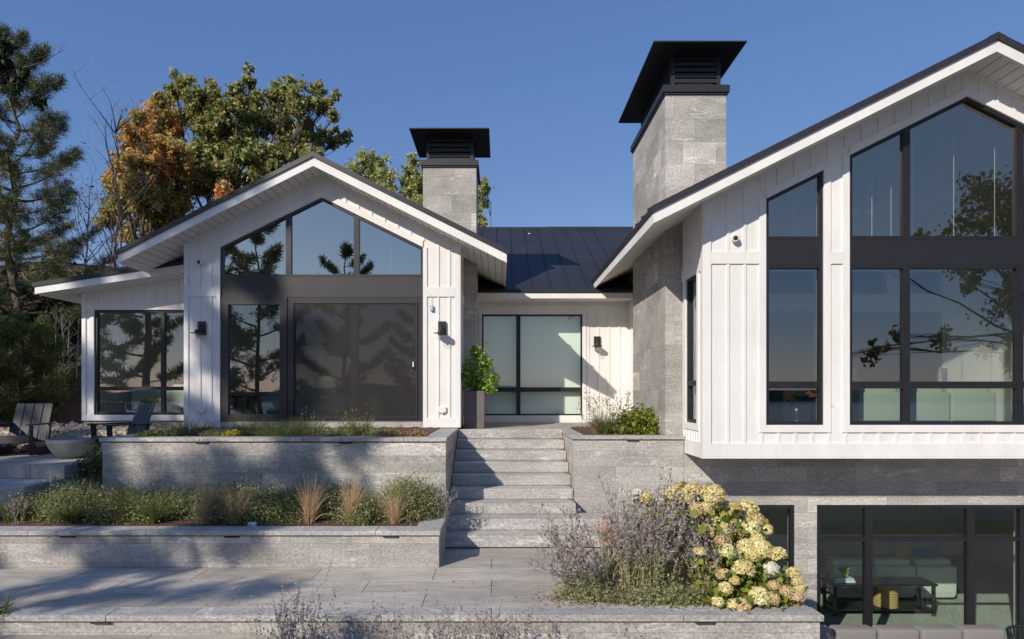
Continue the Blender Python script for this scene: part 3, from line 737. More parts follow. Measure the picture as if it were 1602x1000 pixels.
# ---------- right pavilion
XG, YG, X0, X1 = 6.656, 9.3, 2.90, 10.41
RR, SO2 = gable(XG, 5.49, 2.05, 11.26, 8.74, 18.6, 18.6, 0, 0, None, None, None)
so_r = lambda x: RR(x, SO2 - .021)
bt = lambda x: 4.90 - .5 * abs(x - XG)
nt1 = lambda x: 3.437 + .5 * (x - 3.783) if x < XG else 3.437 + .5 * (9.53 - x)
ZB, ZS0, ZS1 = .214, 2.50, 2.862
hs = [(3.783, 4.604, ZB, nt1), (4.973, 8.34, ZB, bt, [XG]), (8.708, 9.529, ZB, nt1)]
m = MB(); wall_front(m, [X0, XG, X1], so_r, -.235, hs, YG, YG + .2)
sw = (9.58, 10.15, .22, 2.43)
# side wall X0 with a narrow window
m.box(X0, X0 + .16, YG + .201, sw[0], -.235, so_r(X0) - .002); m.box(X0, X0 + .16, sw[0], sw[1], -.235, sw[2]); m.box(X0, X0 + .16, sw[0], sw[1], sw[3], so_r(X0) - .002)
m.box(X0, X0 + .16, sw[1], 10.39, -.235, so_r(X0) - .002)
m.box(X0 + .72, X0 + .85, 10.39, 18.4, -.2, 3.6); m.box(X1 - .16, X1, YG + .201, 18.4, -.235, so_r(X1) - .002)
part(m, 'wall', 'white_board')
m = MB(); m.box(X0 + .001, X1, YG + .002, 10.19, -.26, -.2355); m.box(X0 - .02, X1 + .02, YG - .03, YG - .001, -.262, -.236); m.box(X0 - .03, X0 - .001, YG, 10.19, -.262, -.236); part(m, 'drip_board', 'white_board')
m = MB(); e = .024; TW = .10
m.prism([(X0, -.235), (X0 + .10, -.235), (X0 + .10, so_r(X0 + .1)), (X0, so_r(X0))], YG - e, YG - .0005)
m.box(X0 + .101, X1 - .101, YG - e, YG - .0005, -.235, -.045); m.prism([(X1 - .10, -.235), (X1, -.235), (X1, so_r(X1)), (X1 - .10, so_r(X1 - .1))], YG - e, YG - .0005)
for h in hs:
    m.box(h[0] - TW, h[1] + TW, YG - e - .002, YG - .001, ZB - .105, ZB - .001)
    for a, b in ((h[0] - TW, h[0] - .001), (h[1] + .001, h[1] + TW)):
        z = h[3](min(max((a + b) / 2, h[0]), h[1])); m.box(a, b, YG - e, YG - .001, ZB - .001, z + .02)
    br = [h[0]] + (h[4] if len(h) > 4 else []) + [h[1]]
    for a, b in zip(br[:-1], br[1:]): m.prism([(a, h[3](a) + .001), (b, h[3](b - 1e-5) + .001), (b, h[3](b - 1e-5) + .12), (a, h[3](a) + .12)], YG - e - .001, YG - .001)
for a, b in ((X0 + .101, 3.783 - TW - .001), (4.604 + TW + .001, 4.973 - TW - .001), (8.34 + TW, 8.708 - TW), (9.529 + TW, X1 - .101)): m.box(a, b, YG - e + .002, YG - .001, ZS0 + .01, ZS0 + .185)
for s, xo in ((-1, X0 + .101), (1, X1 - .101)): m.prism([(XG, so_r(XG)), (xo, so_r(xo)), (xo, so_r(xo) - .045), (XG, so_r(XG) - .045)], YG - .026, YG - .001)
# side trims
m.box(X0 - .022, X0 - .0005, YG - e, YG + .09, -.235, so_r(X0 - .02)); m.box(X0 - .02, X0 - .0005, YG + .091, 10.39, -.235, -.045)
m.box(X0 - .024, X0 - .001, sw[0] - .09, sw[1] + .09, sw[2] - .1, sw[2]); m.box(X0 - .024, X0 - .001, sw[1] + .001, sw[1] + .09, sw[2], sw[3]); m.box(X0 - .022, X0 - .001, YG + .09, 10.39, sw[3] + .001, sw[3] + .19)
m.box(X0 - .024, X0 - .001, sw[0] - .09, sw[0] - .001, sw[2], sw[3])
part(m, 'trim', 'white_board', bevel=.002)
m = MB()
full = [(h[0] - TW - .02, h[1] + TW + .02, ZB - .1, (lambda x, f=h[3], a=h[0], b=h[1]: f(min(max(x, a), b)) + .12)) for h in hs]
battens(m, X0 + .101 - .0, X1 - .1, .24, lambda x: -.045, lambda x: so_r(x) - .045, YG, holes=full)
for q in np.arange(YG + .18, 10.35, .13): m.box(X0 - .016, X0 - .0005, q, q + .03, sw[3] + .19, so_r(X0) - .02); 
for q in np.arange(YG + .18, 10.35, .13): m.box(X0 - .016, X0 - .0005, q, q + .03, -.045, sw[2] - .1)
part(m, 'battens', 'white_board')
tr1 = ((.735, .835, -99, 99),)
for (a, b), f in (((3.783, 4.604), nt1), ((8.708, 9.529), nt1)):
    if a < XG: pts = [(a, ZS1), (b, ZS1), (b, f(b)), (a, f(a))]
    else: pts = [(a, ZS1), (b, ZS1), (b, f(b)), (a, f(a))]
    window(pts, .045, YG + .02, 'dark_metal', 'glass_upper', label='narrow sloping upper window of the right pavilion')
    m = MB(); m.box(a, b, YG + .008, YG + .1, ZS0 + .002, ZS1 - .002); part(m, 'spandrel', 'spandrel_dark')
    window([(a, ZB), (b, ZB), (b, ZS0), (a, ZS0)], .05, YG + .02, 'dark_metal', 'glass', trans=tr1, label='narrow lower window of the right pavilion')
window([(4.973, ZS1), (8.34, ZS1), (8.34, bt(8.34)), (XG, bt(XG)), (4.973, bt(4.973))], .05, YG + .02, 'dark_metal', 'glass_upper', muls=(5.80, 7.42), mw=.10, label='large pointed gable window of the right pavilion')
m = MB(); m.box(4.973, 8.34, YG + .008, YG + .1, ZS0 + .002, ZS1 - .002); part(m, 'spandrel', 'spandrel_dark')
window([(4.973, ZB), (8.34, ZB), (8.34, ZS0), (4.973, ZS0)], .05, YG + .02, 'dark_metal', 'glass', muls=(5.80, 7.42), mw=.10, trans=tr1, label='large lower window of the right pavilion')
window([(sw[0], sw[2]), (sw[1], sw[2]), (sw[1], sw[3]), (sw[0], sw[3])], .05, X0 + .015, 'dark_metal', 'glass', trans=((.78, .86, -99, 99),), ax='x', label='slim side window beside the stone chimney')

# basement
YB = 10.2
b1 = (3.72, 4.60, -2.75, -1.08); b2 = (4.95, 9.9, -3.44, -1.08)
m = MB(); wall_front(m, [2.87, 12.5], lambda x: -.262, -3.5, [b1, b2], YB, YB + .25)
part(m, 'basement_wall', 'granite')
window([(b1[0], b1[2]), (b1[1], b1[2]), (b1[1], b1[3]), (b1[0], b1[3])], .06, YB + .02, 'dark_metal', 'glass_low', label='basement window half hidden by the hydrangea')
window([(b2[0], b2[2]), (b2[1], b2[2]), (b2[1], b2[3]), (b2[0], b2[3])], .06, YB + .02, 'dark_metal', 'glass_low', muls=(5.77, 7.37, 8.2), mw=.12, trans=((-1.655, -1.595, -99, 99),), label='wide basement window with transom lights')
# interiors
m = MB(); m.box(XL + .17, XR_ - .17, YL + .2, 17.0, .06, .10); part(m, 'floor', 'dark_floor')
m = MB(); m.box(XL + .17, -.93, 17.0, 17.1, .1, so_l(XL) - .1); m.prism([(XL + .17, so_l(XL) - .1), (-.93, so_l(-.93) - .1), (XC, so_l(XC) - .05)], 17.0, 17.1); part(m, 'inner_wall', 'interior_white')
m = MB(); m.box(X0 + .17, X1 - .17, YG + .21, 18.3, -.15, -.02); part(m, 'floor', 'dark_floor')
m = MB()
wall_front(m, [X0 + .86, XG, X1 - .17], lambda x: so_r(x) - .05, -.02, [(5.5, 6.5, 0, 2.36), (5.5, 6.5, 2.72, 3.18), (7.24, 8.0, 2.72, 3.18), (8.5, 9.15, 2.72, 3.18), (7.24, 9.15, 0, 2.36)], 13.5, 13.65); wall_front(m, [X0 + .86, XG, X1 - .17], lambda x: so_r(x) - .05, -.02, [], 18.3, 18.42); part(m, 'inner_wall', 'interior_white')
m = MB(); f_ = lambda x: so_r(x) - .03
for xa, xb in ((X0 + .17, XG), (XG, X1 - .17)): m.prism([(xa, f_(xa)), (xb, f_(xb)), (xb, f_(xb) + .02), (xa, f_(xa) + .02)], YG + .21, 18.3)
part(m, 'ceiling', 'interior_white'); m = MB(); f_ = lambda x: so_l(x) - .03
for xa, xb in ((XL + .17, XC), (XC, XR_ - .17)): m.prism([(xa, f_(xa)), (xb, f_(xb)), (xb, f_(xb) + .02), (xa, f_(xa) + .02)], YL + .19, 17)
part(m, 'ceiling', 'interior_white')
m = MB(); m.box(3.2, 12, YB + .26, 17, -3.55, -3.45); part(m, 'floor', 'carpet')
m = MB(); m.box(3.2, 12, YB + .255, 17, -.62, -.5); m.box(3.2, 12, 16.6, 16.8, -3.45, -.63); m.box(3.2, 3.35, YB + .255, 16.6, -3.45, -.63); m.box(11.9, 12, YB + .255, 16.6, -3.45, -.63); part(m, 'inner_wall', 'cream_paint')
m = MB(); m.box(8.58, 8.68, YB + .6, YB + .70, -3.45, -.63); part(m, 'post', 'interior_white')
m = MB(); m.box(WX0 + .17, -5.83, YW + .19, 17, .1, .12); part(m, 'floor', 'oak_floor')
# pale vertical rods seen behind the gable panes
m = MB()
for px in (1242, 1364, 1394, 1428, 1492, 1556):
    x = PX(px, 9.75) ; top = min(so_r(x) - .35, 4.75); m.tube([(x, 9.75, 2.75), (x, 9.75, top - .25 * ((px * 7) % 5) / 5)], .006, 6)
part(m, 'cords', 'white_paint')
m = MB()
for px in (510, 534, 612): x = PX(px, 12.4); m.tube([(x, 12.4, 2.8), (x, 12.4, 3.7)], .005, 6)
part(m, 'cords', 'white_paint')
# exec: objects and plants

# ================================================================== FIXTURES
def sconce(px, py, Y, label):
    x = PX(px, Y); z = PZ(py, Y); o = thing('wall_lantern', label, 'wall light', (x, Y - .002, z), 'black wall lanterns with clear glass jars')
    y = Y - .024
    m = MB(); m.box(x - .075, x + .075, y - .02, y, z - .04, z + .21); m.build('backplate', 'black_powder', o, bevel=.004)
    m = MB(); m.tube([(x - .02, y - .01, z + .15), (x - .02, y - .10, z + .1), (x - .02, y - .14, z)], .012, 8); m.tube([(x + .03, y - .01, z + .18), (x + .01, y - .12, z + .02)], .006, 6)
    m.lathe([(.0, z + .05), (.045, z + .045), (.05, z - .01), (.0, z - .01)], x - .02, y - .14, 16); m.build('arm', 'black_powder', o)
    m = MB(); m.lathe([(0, z - .011), (.125, z - .014), (.125, z - .022), (0, z - .022)], x - .02, y - .14, 28); m.build('lamp_shade', 'black_powder', o)
    m = MB(); m.lathe([(.045, z - .023), (.06, z - .05), (.058, z - .13), (.04, z - .15), (0, z - .152)], x - .02, y - .14, 20); m.build('glass_jar', 'lamp_glass', o, smooth=True)
    m = MB(); m.lathe([(0, z - .023), (.022, z - .03), (.03, z - .07), (.022, z - .10), (0, z - .11)], x - .02, y - .14, 14); m.build('bulb', 'white_paint', o, smooth=True)
sconce(317, 521, YL, 'black wall lantern on the white panel left of the sliding door')
sconce(692, 521, YL, 'black wall lantern on the white panel right of the sliding door')
sconce(934, 541, YE, 'black wall lantern right of the entrance window')
def seccam(px, py, Y, label):
    x = PX(px, Y); z = PZ(py, Y); o = thing('security_camera', label, 'camera', (x, Y, z), 'small white security cameras')
    y = Y - .026; c0 = Vector((x, y, z)); d = Vector((-.25, -1, -.12)).normalized()
    m = MB(); m.tube([(x, Y - .002, z), (x, y - .02, z)], [.05, .045], 20); m.build('mount', 'white_paint', o, smooth=False)
    m = MB(); b = c0 + d * .01
    prof = [(-.03, .03), (0, .052), (.04, .055), (.06, .046)]
    m.tube([b + d * q for q, _ in prof], [r for _, r in prof], 20); m.build('camera_body', 'white_paint', o, smooth=False)
    m = MB(); m.tube([b + d * .0605, b + d * .066], [.034, .032], 18); m.build('camera_lens', 'leather', o)
seccam(316, 411, YL, 'small white security camera on the left pavilion panel'); seccam(1149, 374, YG, 'small white security camera on the right pavilion wall')
def outlet(px, py, Y, label):
    x = PX(px, Y); z = PZ(py, Y); o = thing('outlet_box', label, 'outlet', (x, Y, z), 'white outlet covers')
    m = MB(); m.box(x - .075, x + .075, Y - .045, Y - .002, z - .05, z + .05); m.build('cover', 'white_board', o, bevel=.006)
    m = MB(); m.box(x - .03, x + .03, Y - .056, Y - .0455, z - .062, z - .040); m.build('latch', 'pale_tag', o)
outlet(316, 641, YL, 'white outlet cover low on the shaded panel left of the sliding door'); outlet(692, 641, YL, 'white outlet cover low on the sunlit panel right of the sliding door')
x, z = PX(675, YL), PZ(482, YL)
o = thing('hanging_sensor', 'small pale blue sensor hanging from a cord beside the sliding door', 'sensor', (x, YL, z))
m = MB(); m.tube([(x - .01, YL - .03, z + .25), (x + .0, YL - .035, z + .12), (x + .01, YL - .035, z + .04)], .004, 5); m.build('cord', 'white_paint', o)
m = MB(); m.box(x - .03, x + .035, YL - .06, YL - .026, z - .055, z + .05); m.build('case', 'pale_blue', o, bevel=.008)
# black bracket light by the lavender
x = PX(957, 8.6); 
o = thing('path_light', 'black angled path light standing among the lavender by the steps', 'path light', (x, 8.6, TZ))
m = MB(); m.box(x - .014, x + .014, 8.586, 8.614, TZ, PZ(809, 8.6)); m.build('post', 'black_powder', o)
m = MB(); m.box(x - .13, x + .014, 8.575, 8.625, PZ(809, 8.6) - .022, PZ(809, 8.6) + .004); m.build('lamp_head', 'black_powder', o)

# ================================================================== PATIO FURNITURE
def rocker(loc, rz, label, grp, sc=1.0):
    o = thing('rocking_chair', label, 'chair', loc, grp); PZt = -.42
    def P(b, name, mat='chair_wood', **k): 
        ob = b.build(name, mat, None, **k); ob.location = (0, 0, 0); ob.parent = o; return ob
    # local coordinates: chair faces -Y
    for i in range(4):
        x = -.235 + i * .158; m = MB()
        m.prism([(.10, .24), (.35, .92), (.37, .915), (.125, .235)], x - .072, x + .072, 'x'); P(m, 'back_slat', 'chair_grey', bevel=.004)
    m = MB()
    for j in range(5): m.box(-.28, .28, -.38 + j * .1, -.38 + j * .1 + .092, .36 - j * .028 - .02, .36 - j * .028)
    P(m, 'seat')
    m = MB(); m.box(-.3, .3, -.405, -.382, .23, .36); P(m, 'apron', 'chair_grey')
    for s in (-1, 1):
        m = MB(); m.box(s * .34 - .06, s * .34 + .06, -.46, .26, .545, .567); P(m, 'armrest')
        m = MB(); m.prism([(-.40, .12), (-.33, .12), (-.34, .545), (-.43, .545)], s * .325 - .012, s * .325 + .012, 'x'); P(m, 'leg')
        m = MB(); m.prism([(.08, .10), (.17, .10), (.26, .545), (.20, .545)], s * .325 - .012, s * .325 + .012, 'x'); P(m, 'leg')
        m = MB()   # curved runner with round openings
        pts = [(-.50 + .1 * i, .115 + .02 * ((i - 4.6) / 4.6) ** 2 - .115 + .006 * (i - 4.6) ** 2 * .6) for i in range(10)]
        poly = pts + [(q[0], max(q[1] + .07, .14)) for q in reversed(pts)]
        m.prism(poly, s * .325 - .02, s * .325 + .02, 'x')
        m.tube([(s * .325, -.36 + .09 * math.cos(a), .13 + .10 * math.sin(a)) for a in np.linspace(0, 2 * math.pi, 17)], .022, 6, cap=False); P(m, 'runner', 'rusty')
    o.rotation_euler = (0, 0, rz); o.scale = (sc,) * 3; return o
rocker((PX(34, 11.5), 11.55, -.42), math.radians(8), 'dark slatted rocking chair facing the lake at the left edge', 'dark slatted rocking chairs on the side patio', .98)
rocker((PX(194, 11.2), 11.25, -.42), math.radians(-38), 'dark slatted rocking chair seen side-on behind the fire bowl', 'dark slatted rocking chairs on the side patio', 1.0)
rocker((PX(-34, 11.5), 11.4, -.42), math.radians(30), 'dark rocking chair cut off by the left picture edge', 'dark slatted rocking chairs on the side patio', 1.0)
x, y = PX(113, 10.95), 10.95
m = MB(); z0 = -.42; m.lathe([(0, z0), (.17, z0), (.23, z0 + .04), (.31, z0 + .14), (.365, z0 + .25), (.38, z0 + .32), (.35, z0 + .32), (.32, z0 + .24), (.25, z0 + .20), (0, z0 + .2)], x, y, 48)
o = thing('fire_bowl', 'round pale concrete fire bowl between the rocking chairs', 'fire bowl', (x, y, z0)); m.build('bowl', 'concrete', o, smooth=True)
m = MB()
for k in range(60):
    a, r = rnd.uniform(0, 6.28), .27 * math.sqrt(rnd.random()); s_ = .02 + .02 * rnd.random(); m.box(x + r * math.cos(a) - s_, x + r * math.cos(a) + s_, y + r * math.sin(a) - s_, y + r * math.sin(a) + s_, z0 + .2, z0 + .22 + s_)
m.build('lava_stones', 'near_black', o)
# river rocks bank behind the patio (countless): one mesh
def rocks(n, fn, size, name, label):
    ico = []
    import bmesh
    bm = bmesh.new(); bmesh.ops.create_icosphere(bm, subdivisions=1, radius=1); V = np.array([v.co[:] for v in bm.verts]); Fc = [[v.index for v in f.verts] for f in bm.faces]; bm.free()
    m = MB()
    for i in range(n):
        x, y, z = fn(); s_ = size * rnd.uniform(.5, 1.5); sc = np.array([rnd.uniform(.8, 1.5), rnd.uniform(.8, 1.3), rnd.uniform(.55, .95)]) * s_
        a = rnd.uniform(0, 6.28); ca, sa = math.cos(a), math.sin(a)
        Q = V * sc * (1 + .12 * rng.normal(size=(len(V), 1))); Q = np.stack([Q[:, 0] * ca - Q[:, 1] * sa, Q[:, 0] * sa + Q[:, 1] * ca, Q[:, 2]], 1) + [x, y, z]
        b = len(m.v); m.v += [tuple(q) for q in Q.tolist()]; m.f += [tuple(b + k for k in f) for f in Fc]
    me = bpy.data.meshes.new(name); me.from_pydata(m.v, [], m.f); me.polygons.foreach_set('use_smooth', [True] * len(me.polygons))
    return tag(link(name, me, 'river_rock'), label, kind='stuff')
def rk():
    x = rnd.uniform(-12.5, -6.15); t_ = rnd.random() ** .8; y = 11.75 + t_ * 1.15; return x, y, -.44 + .42 * t_ * smooth(-12.5, -8.5, x) + .05 + .03 * rnd.random()
rocks(2600, rk, .05, 'river_rocks', 'bank of tan and grey river rocks behind the side patio')
m = MB(); m.prism([(11.8, -.5), (12.95, -.5), (13.3, -.02), (12.9, -.05)], -13, -6.0, 'x'); tag(m.build('rock_bank', 'mulch'), 'soil bank under the river rocks', kind='structure')

# outdoor sofa on the lower patio
PZ0 = -3.45
o = thing('outdoor_sofa', 'grey upholstered outdoor sofa backed up before the basement window', 'sofa', (5.9, 9.0, PZ0))
sx = [4.05, 4.69, 5.30, 5.90, 6.50, 7.10]
for a, b in zip(sx[:-1], sx[1:]):
    m = MB(); m.box(a + .012, b - .012, 9.13, 9.38, PZ0 + .3, PZ(979, 9.3)); m.build('back_cushion', 'fabric_grey', o, bevel=.05, seg=4, smooth=True)
    m = MB(); m.box(a + .012, b - .012, 8.35, 9.12, PZ0 + .24, PZ0 + .43); m.build('seat_cushion', 'fabric_grey', o, bevel=.04, seg=3, smooth=True)
m = MB(); m.box(4.05, 7.12, 8.35, 9.42, PZ0 + .05, PZ0 + .235); m.build('frame', 'black_powder', o)
o = thing('woven_armchair', 'dark rope-backed chair beside the outdoor sofa', 'chair', (7.5, 9.1, PZ0))
m = MB()
for k in range(14):
    a = math.radians(20 + k * 12); m.tube([(7.55 + .34 * math.cos(a), 9.1 + .34 * math.sin(a), PZ0 + .38), (7.55 + .38 * math.cos(a), 9.1 + .38 * math.sin(a), PZ0 + .72)], .012, 5)
m.tube([(7.55 + .38 * math.cos(math.radians(q)), 9.1 + .38 * math.sin(math.radians(q)), PZ0 + .73) for q in range(10, 190, 12)], .02, 6); m.build('backrest', 'black_powder', o)
m = MB(); m.lathe([(0, PZ0 + .42), (.33, PZ0 + .42), (.34, PZ0 + .36), (0, PZ0 + .34)], 7.55, 9.1); m.build('seat', 'fabric_grey', o)
for sx_ in (-1, 1):
    for sy_ in (-1, 1): m = MB(); m.tube([(7.55 + .2 * sx_, 9.1 + .2 * sy_, PZ0 + .35), (7.55 + .27 * sx_, 9.1 + .27 * sy_, PZ0)], .014, 6); m.build('leg', 'black_powder', o)

# ================================================================== INDOOR FURNITURE SEEN THROUGH THE GLASS
# basement
o = thing('console_table', 'black console table with lower shelf inside the basement window', 'table', (5.9, 12.2, PZ0))
tx0, tx1, ty0, ty1 = PX(1300, 12.1), PX(1462, 12.1), 12.0, 12.5; th = PZ(912, 12.1)
m = MB(); m.box(tx0, tx1, ty0, ty1, th - .035, th); m.build('tabletop', 'leather', o)
m = MB(); m.box(tx0 + .05, tx1 - .05, ty0 + .03, ty1 - .03, PZ0 + .1, PZ0 + .13); m.build('shelf', 'leather', o)
for a in (tx0 + .03, tx1 - .08):
    for b in (ty0 + .02, ty1 - .07): m = MB(); m.box(a, a + .05, b, b + .05, PZ0, th - .036); m.build('leg', 'leather', o)
bx = PX(1388, 12.2)
o = thing('straw_basket', 'round woven straw basket on the shelf of the console table', 'basket', (bx, 12.25, PZ0 + .13)); pr_ = []
for k in range(15): pr_ += [(.20 + .008, PZ0 + .135 + k * .03), (.20 - .004, PZ0 + .15 + k * .03)]
m = MB(); m.lathe([(0, PZ0 + .135)] + pr_ + [(.18, PZ0 + .58), (.18, PZ0 + .2), (0, PZ0 + .2)], bx, 12.25, 30); m.build('basket', 'basket_straw', o)
x = PX(1318, 12.2); o = thing('book_stack', 'two pale books stacked at the left of the console table', 'books', (x, 12.2, th))
for k, (w_, mt) in enumerate(((.19, 'white_paint'), (.17, 'pale_blue'))): m = MB(); m.box(x - w_, x + w_, 12.1, 12.35, th + .002 + k * .04, th + .038 + k * .04); m.build('book', mt, o, bevel=.003)
x = PX(1321, 12.2); o = thing('potted_plant', 'tiny green plant in an ochre pot on the book stack', 'plant', (x, 12.22, th + .08))
m = MB(); m.lathe([(0, th + .08), (.035, th + .08), (.045, th + .17), (.038, th + .17), (.03, th + .11)], x, 12.22, 16); m.build('pot', 'terracotta', o)
qmesh('foliage', leaves(np.array([x, 12.22, th + .22]) + rng.normal(size=(70, 3)) * .04, .06), 'bright_leaf', o)
def sofa(name, label, x0, x1, y0, y1, z0, h, mat, nsec, back_near=True, legs=True):
    o = thing(name, label, 'sofa', ((x0 + x1) / 2, (y0 + y1) / 2, z0)); w_ = (x1 - x0) / nsec
    for k in range(nsec):
        a, b = x0 + k * w_, x0 + (k + 1) * w_
        m = MB(); m.prism([(a + .012, z0 + .13), (a + .06, z0 + .06), (b - .06, z0 + .06), (b - .012, z0 + .13), (b - .012, z0 + h - .1), (a + .012, z0 + h - .1)], y0, y0 + .22); m.build('back_panel', mat, o, bevel=.03, seg=3, smooth=True)
        m = MB(); m.box(a + .03, b - .03, y0 + .1, y0 + .42, z0 + h - .28, z0 + h + .02); m.build('back_cushion', mat, o, bevel=.07, seg=4, smooth=True)
    m = MB(); m.box(x0, x1, y0 + .23, y1, z0 + .1, z0 + .42); m.build('seat', mat, o, bevel=.05, seg=3, smooth=True)
    return o
sofa('sectional_sofa', 'pale sage sectional sofa seen from behind in the large upper window', 5.60, 7.78, 10.2, 11.2, -.02, .80, 'fabric_sage', 3)
sofa('basement_sofa', 'pale sofa behind the console table in the basement', 6.6, 9.05, 12.9, 13.9, PZ0, .78, 'fabric_sage', 3)
def cushion(x, y, z, s_, mat, name, label, rz=.3, grp=None):
    m = MB(); n = 8
    for i in range(n + 1):
        for j in range(n + 1):
            u, v = i / n * 2 - 1, j / n * 2 - 1; b = .5 * (1 - u ** 4) * (1 - v ** 4)
            m.v.append((x + u * s_ * .5 * math.cos(rz) - b * .16 * s_ * math.sin(rz) * 1, y + u * s_ * .5 * math.sin(rz) - b * .3 * s_, z + (v + 1) * s_ * .5))
    b0 = len(m.v)
    for i in range(n + 1):
        for j in range(n + 1):
            u, v = i / n * 2 - 1, j / n * 2 - 1; b = .5 * (1 - u ** 4) * (1 - v ** 4)
            m.v.append((x + u * s_ * .5 * math.cos(rz), y + u * s_ * .5 * math.sin(rz) + b * .3 * s_ + .001, z + (v + 1) * s_ * .5))
    for q in (0, b0): m.f += [(q + i * (n + 1) + j, q + (i + 1) * (n + 1) + j, q + (i + 1) * (n + 1) + j + 1, q + i * (n + 1) + j + 1) for i in range(n) for j in range(n)]
    o = m.build(name, mat, smooth=True, loc=(x, y, z)); tag(o, label, 'pillow', grp); return o
cushion(8.25, 13.3, PZ0 + .55, .42, 'fabric_ochre', 'throw_pillow', 'ochre throw pillow on the basement sofa', .2)
cushion(8.5, 13.25, PZ0 + .55, .42, 'fabric_blue', 'throw_pillow', 'left of the two teal throw pillows on the basement sofa', -.4)
cushion(8.78, 13.25, PZ0 + .55, .42, 'fabric_blue', 'throw_pillow', 'right of the two teal throw pillows on the basement sofa', .5)
cushion(7.25, 10.68, .66, .42, 'fabric_stripe', 'throw_pillow', 'striped throw pillow on the sectional sofa', .7)
cushion(5.62, 10.7, .68, .4, 'fabric_stripe', 'throw_pillow', 'striped throw pillow at the left end of the sectional sofa', -.6)
# lounge chair in the narrow window
x = PX(1236, 10.0); y = 10.0
o = thing('lounge_chair', 'walnut shell lounge chair with black cushions low in the narrow window', 'chair', (x, y, -.02))
def shell(cx, cy, cz, w_, d_, tilt, mat_, nm, th=.02, up=.06):
    m = MB(); n = 8
    for s2 in (0, th):
        for i in range(n + 1):
            for j in range(n + 1):
                u, v = i / n * 2 - 1, j / n * 2 - 1; hgt = up * (u * u * 1.4 + v * v * .6)
                m.v.append((cx + u * w_ / 2, cy + v * d_ / 2 * math.cos(tilt), cz + v * d_ / 2 * math.sin(tilt) + hgt + s2))
    k = (n + 1) ** 2
    for q in (0, k): m.f += [(q + i * (n + 1) + j, q + (i + 1) * (n + 1) + j, q + (i + 1) * (n + 1) + j + 1, q + i * (n + 1) + j + 1) for i in range(n) for j in range(n)]
    m.build(nm, mat_, o, smooth=True)
shell(x + .12, y, .47, .56, .46, .0, 'walnut', 'seat_shell', .03, .11); shell(x + .12, y + .03, .53, .38, .32, 0, 'leather', 'seat_cushion', .06, .04)
shell(x - .26, y + .1, .55, .42, .5, .9, 'walnut', 'back_shell'); shell(x - .24, y + .06, .58, .38, .46, .9, 'leather', 'back_cushion', .06)
m = MB(); m.tube([(x + .1, y, .50), (x + .1, y, .12)], .02, 8)
for k in range(5): m.tube([(x + .1, y, .12), (x + .1 + .3 * math.cos(k * 1.256), y + .3 * math.sin(k * 1.256), .0)], .014, 6)
m.build('base', 'pale_tag', o)
# bedroom: bed, pillows, side table
o = thing('bed', 'low bed with a grey green cover inside the left pavilion', 'bed', (-4.2, 14.2, .1))
m = MB(); m.box(-4.95, -2.5, 13.4, 15.3, .18, .62); m.build('mattress', 'fabric_sage', o, bevel=.06, seg=3, smooth=True)
m = MB(); m.box(-5.0, -2.45, 13.36, 15.34, .1, .30); m.build('bed_base', 'fabric_blue', o, bevel=.02)
for i, (x, s_) in enumerate(((-4.75, .45), (-4.4, .5), (-4.0, .5), (-3.7, .46))):
    cushion(x, 13.75, .60, s_, ('fabric_white', 'fabric_grey', 'fabric_white', 'fabric_stripe')[i], 'bed_pillow', ('white bed pillow furthest left', 'grey bed pillow, second from left', 'white bed pillow, second from right', 'striped bed pillow furthest right')[i] + ' behind the fixed window', -.2 + .2 * i, 'pillows on the bed')
o = thing('side_table', 'small black side table left of the bed', 'table', (-5.25, 13.3, .1))
m = MB(); m.box(-5.5, -5.02, 13.0, 13.5, .58, .61); m.build('tabletop', 'leather', o)
for a in (-5.48, -5.07):
    for b in (13.02, 13.45): m = MB(); m.box(a, a + .03, b, b + .03, .1, .579); m.build('leg', 'leather', o)
# wing: armchair with ochre cushions, pale sofa
sofa('wing_sofa', 'pale curved sofa inside the left wing window', -8.0, -6.55, 14.1, 15.0, .12, .72, 'fabric_white', 2)
o = thing('tub_chair', 'small tan tub chair low in the left wing window', 'chair', (-6.75, 13.6, .12))
m = MB(); m.lathe([(0, .38), (.22, .38), (.22, .30), (.2, .14), (0, .14)], PX(236, 13.6), 13.7, 20); m.build('seat', 'linen_lamp', o, smooth=True)
m = MB(); m.tube([(PX(236, 13.6) + .22 * math.cos(math.radians(q)), 13.7 + .22 * math.sin(math.radians(q)), .52) for q in range(-20, 201, 20)], .05, 8); m.build('backrest', 'linen_lamp', o, smooth=True)
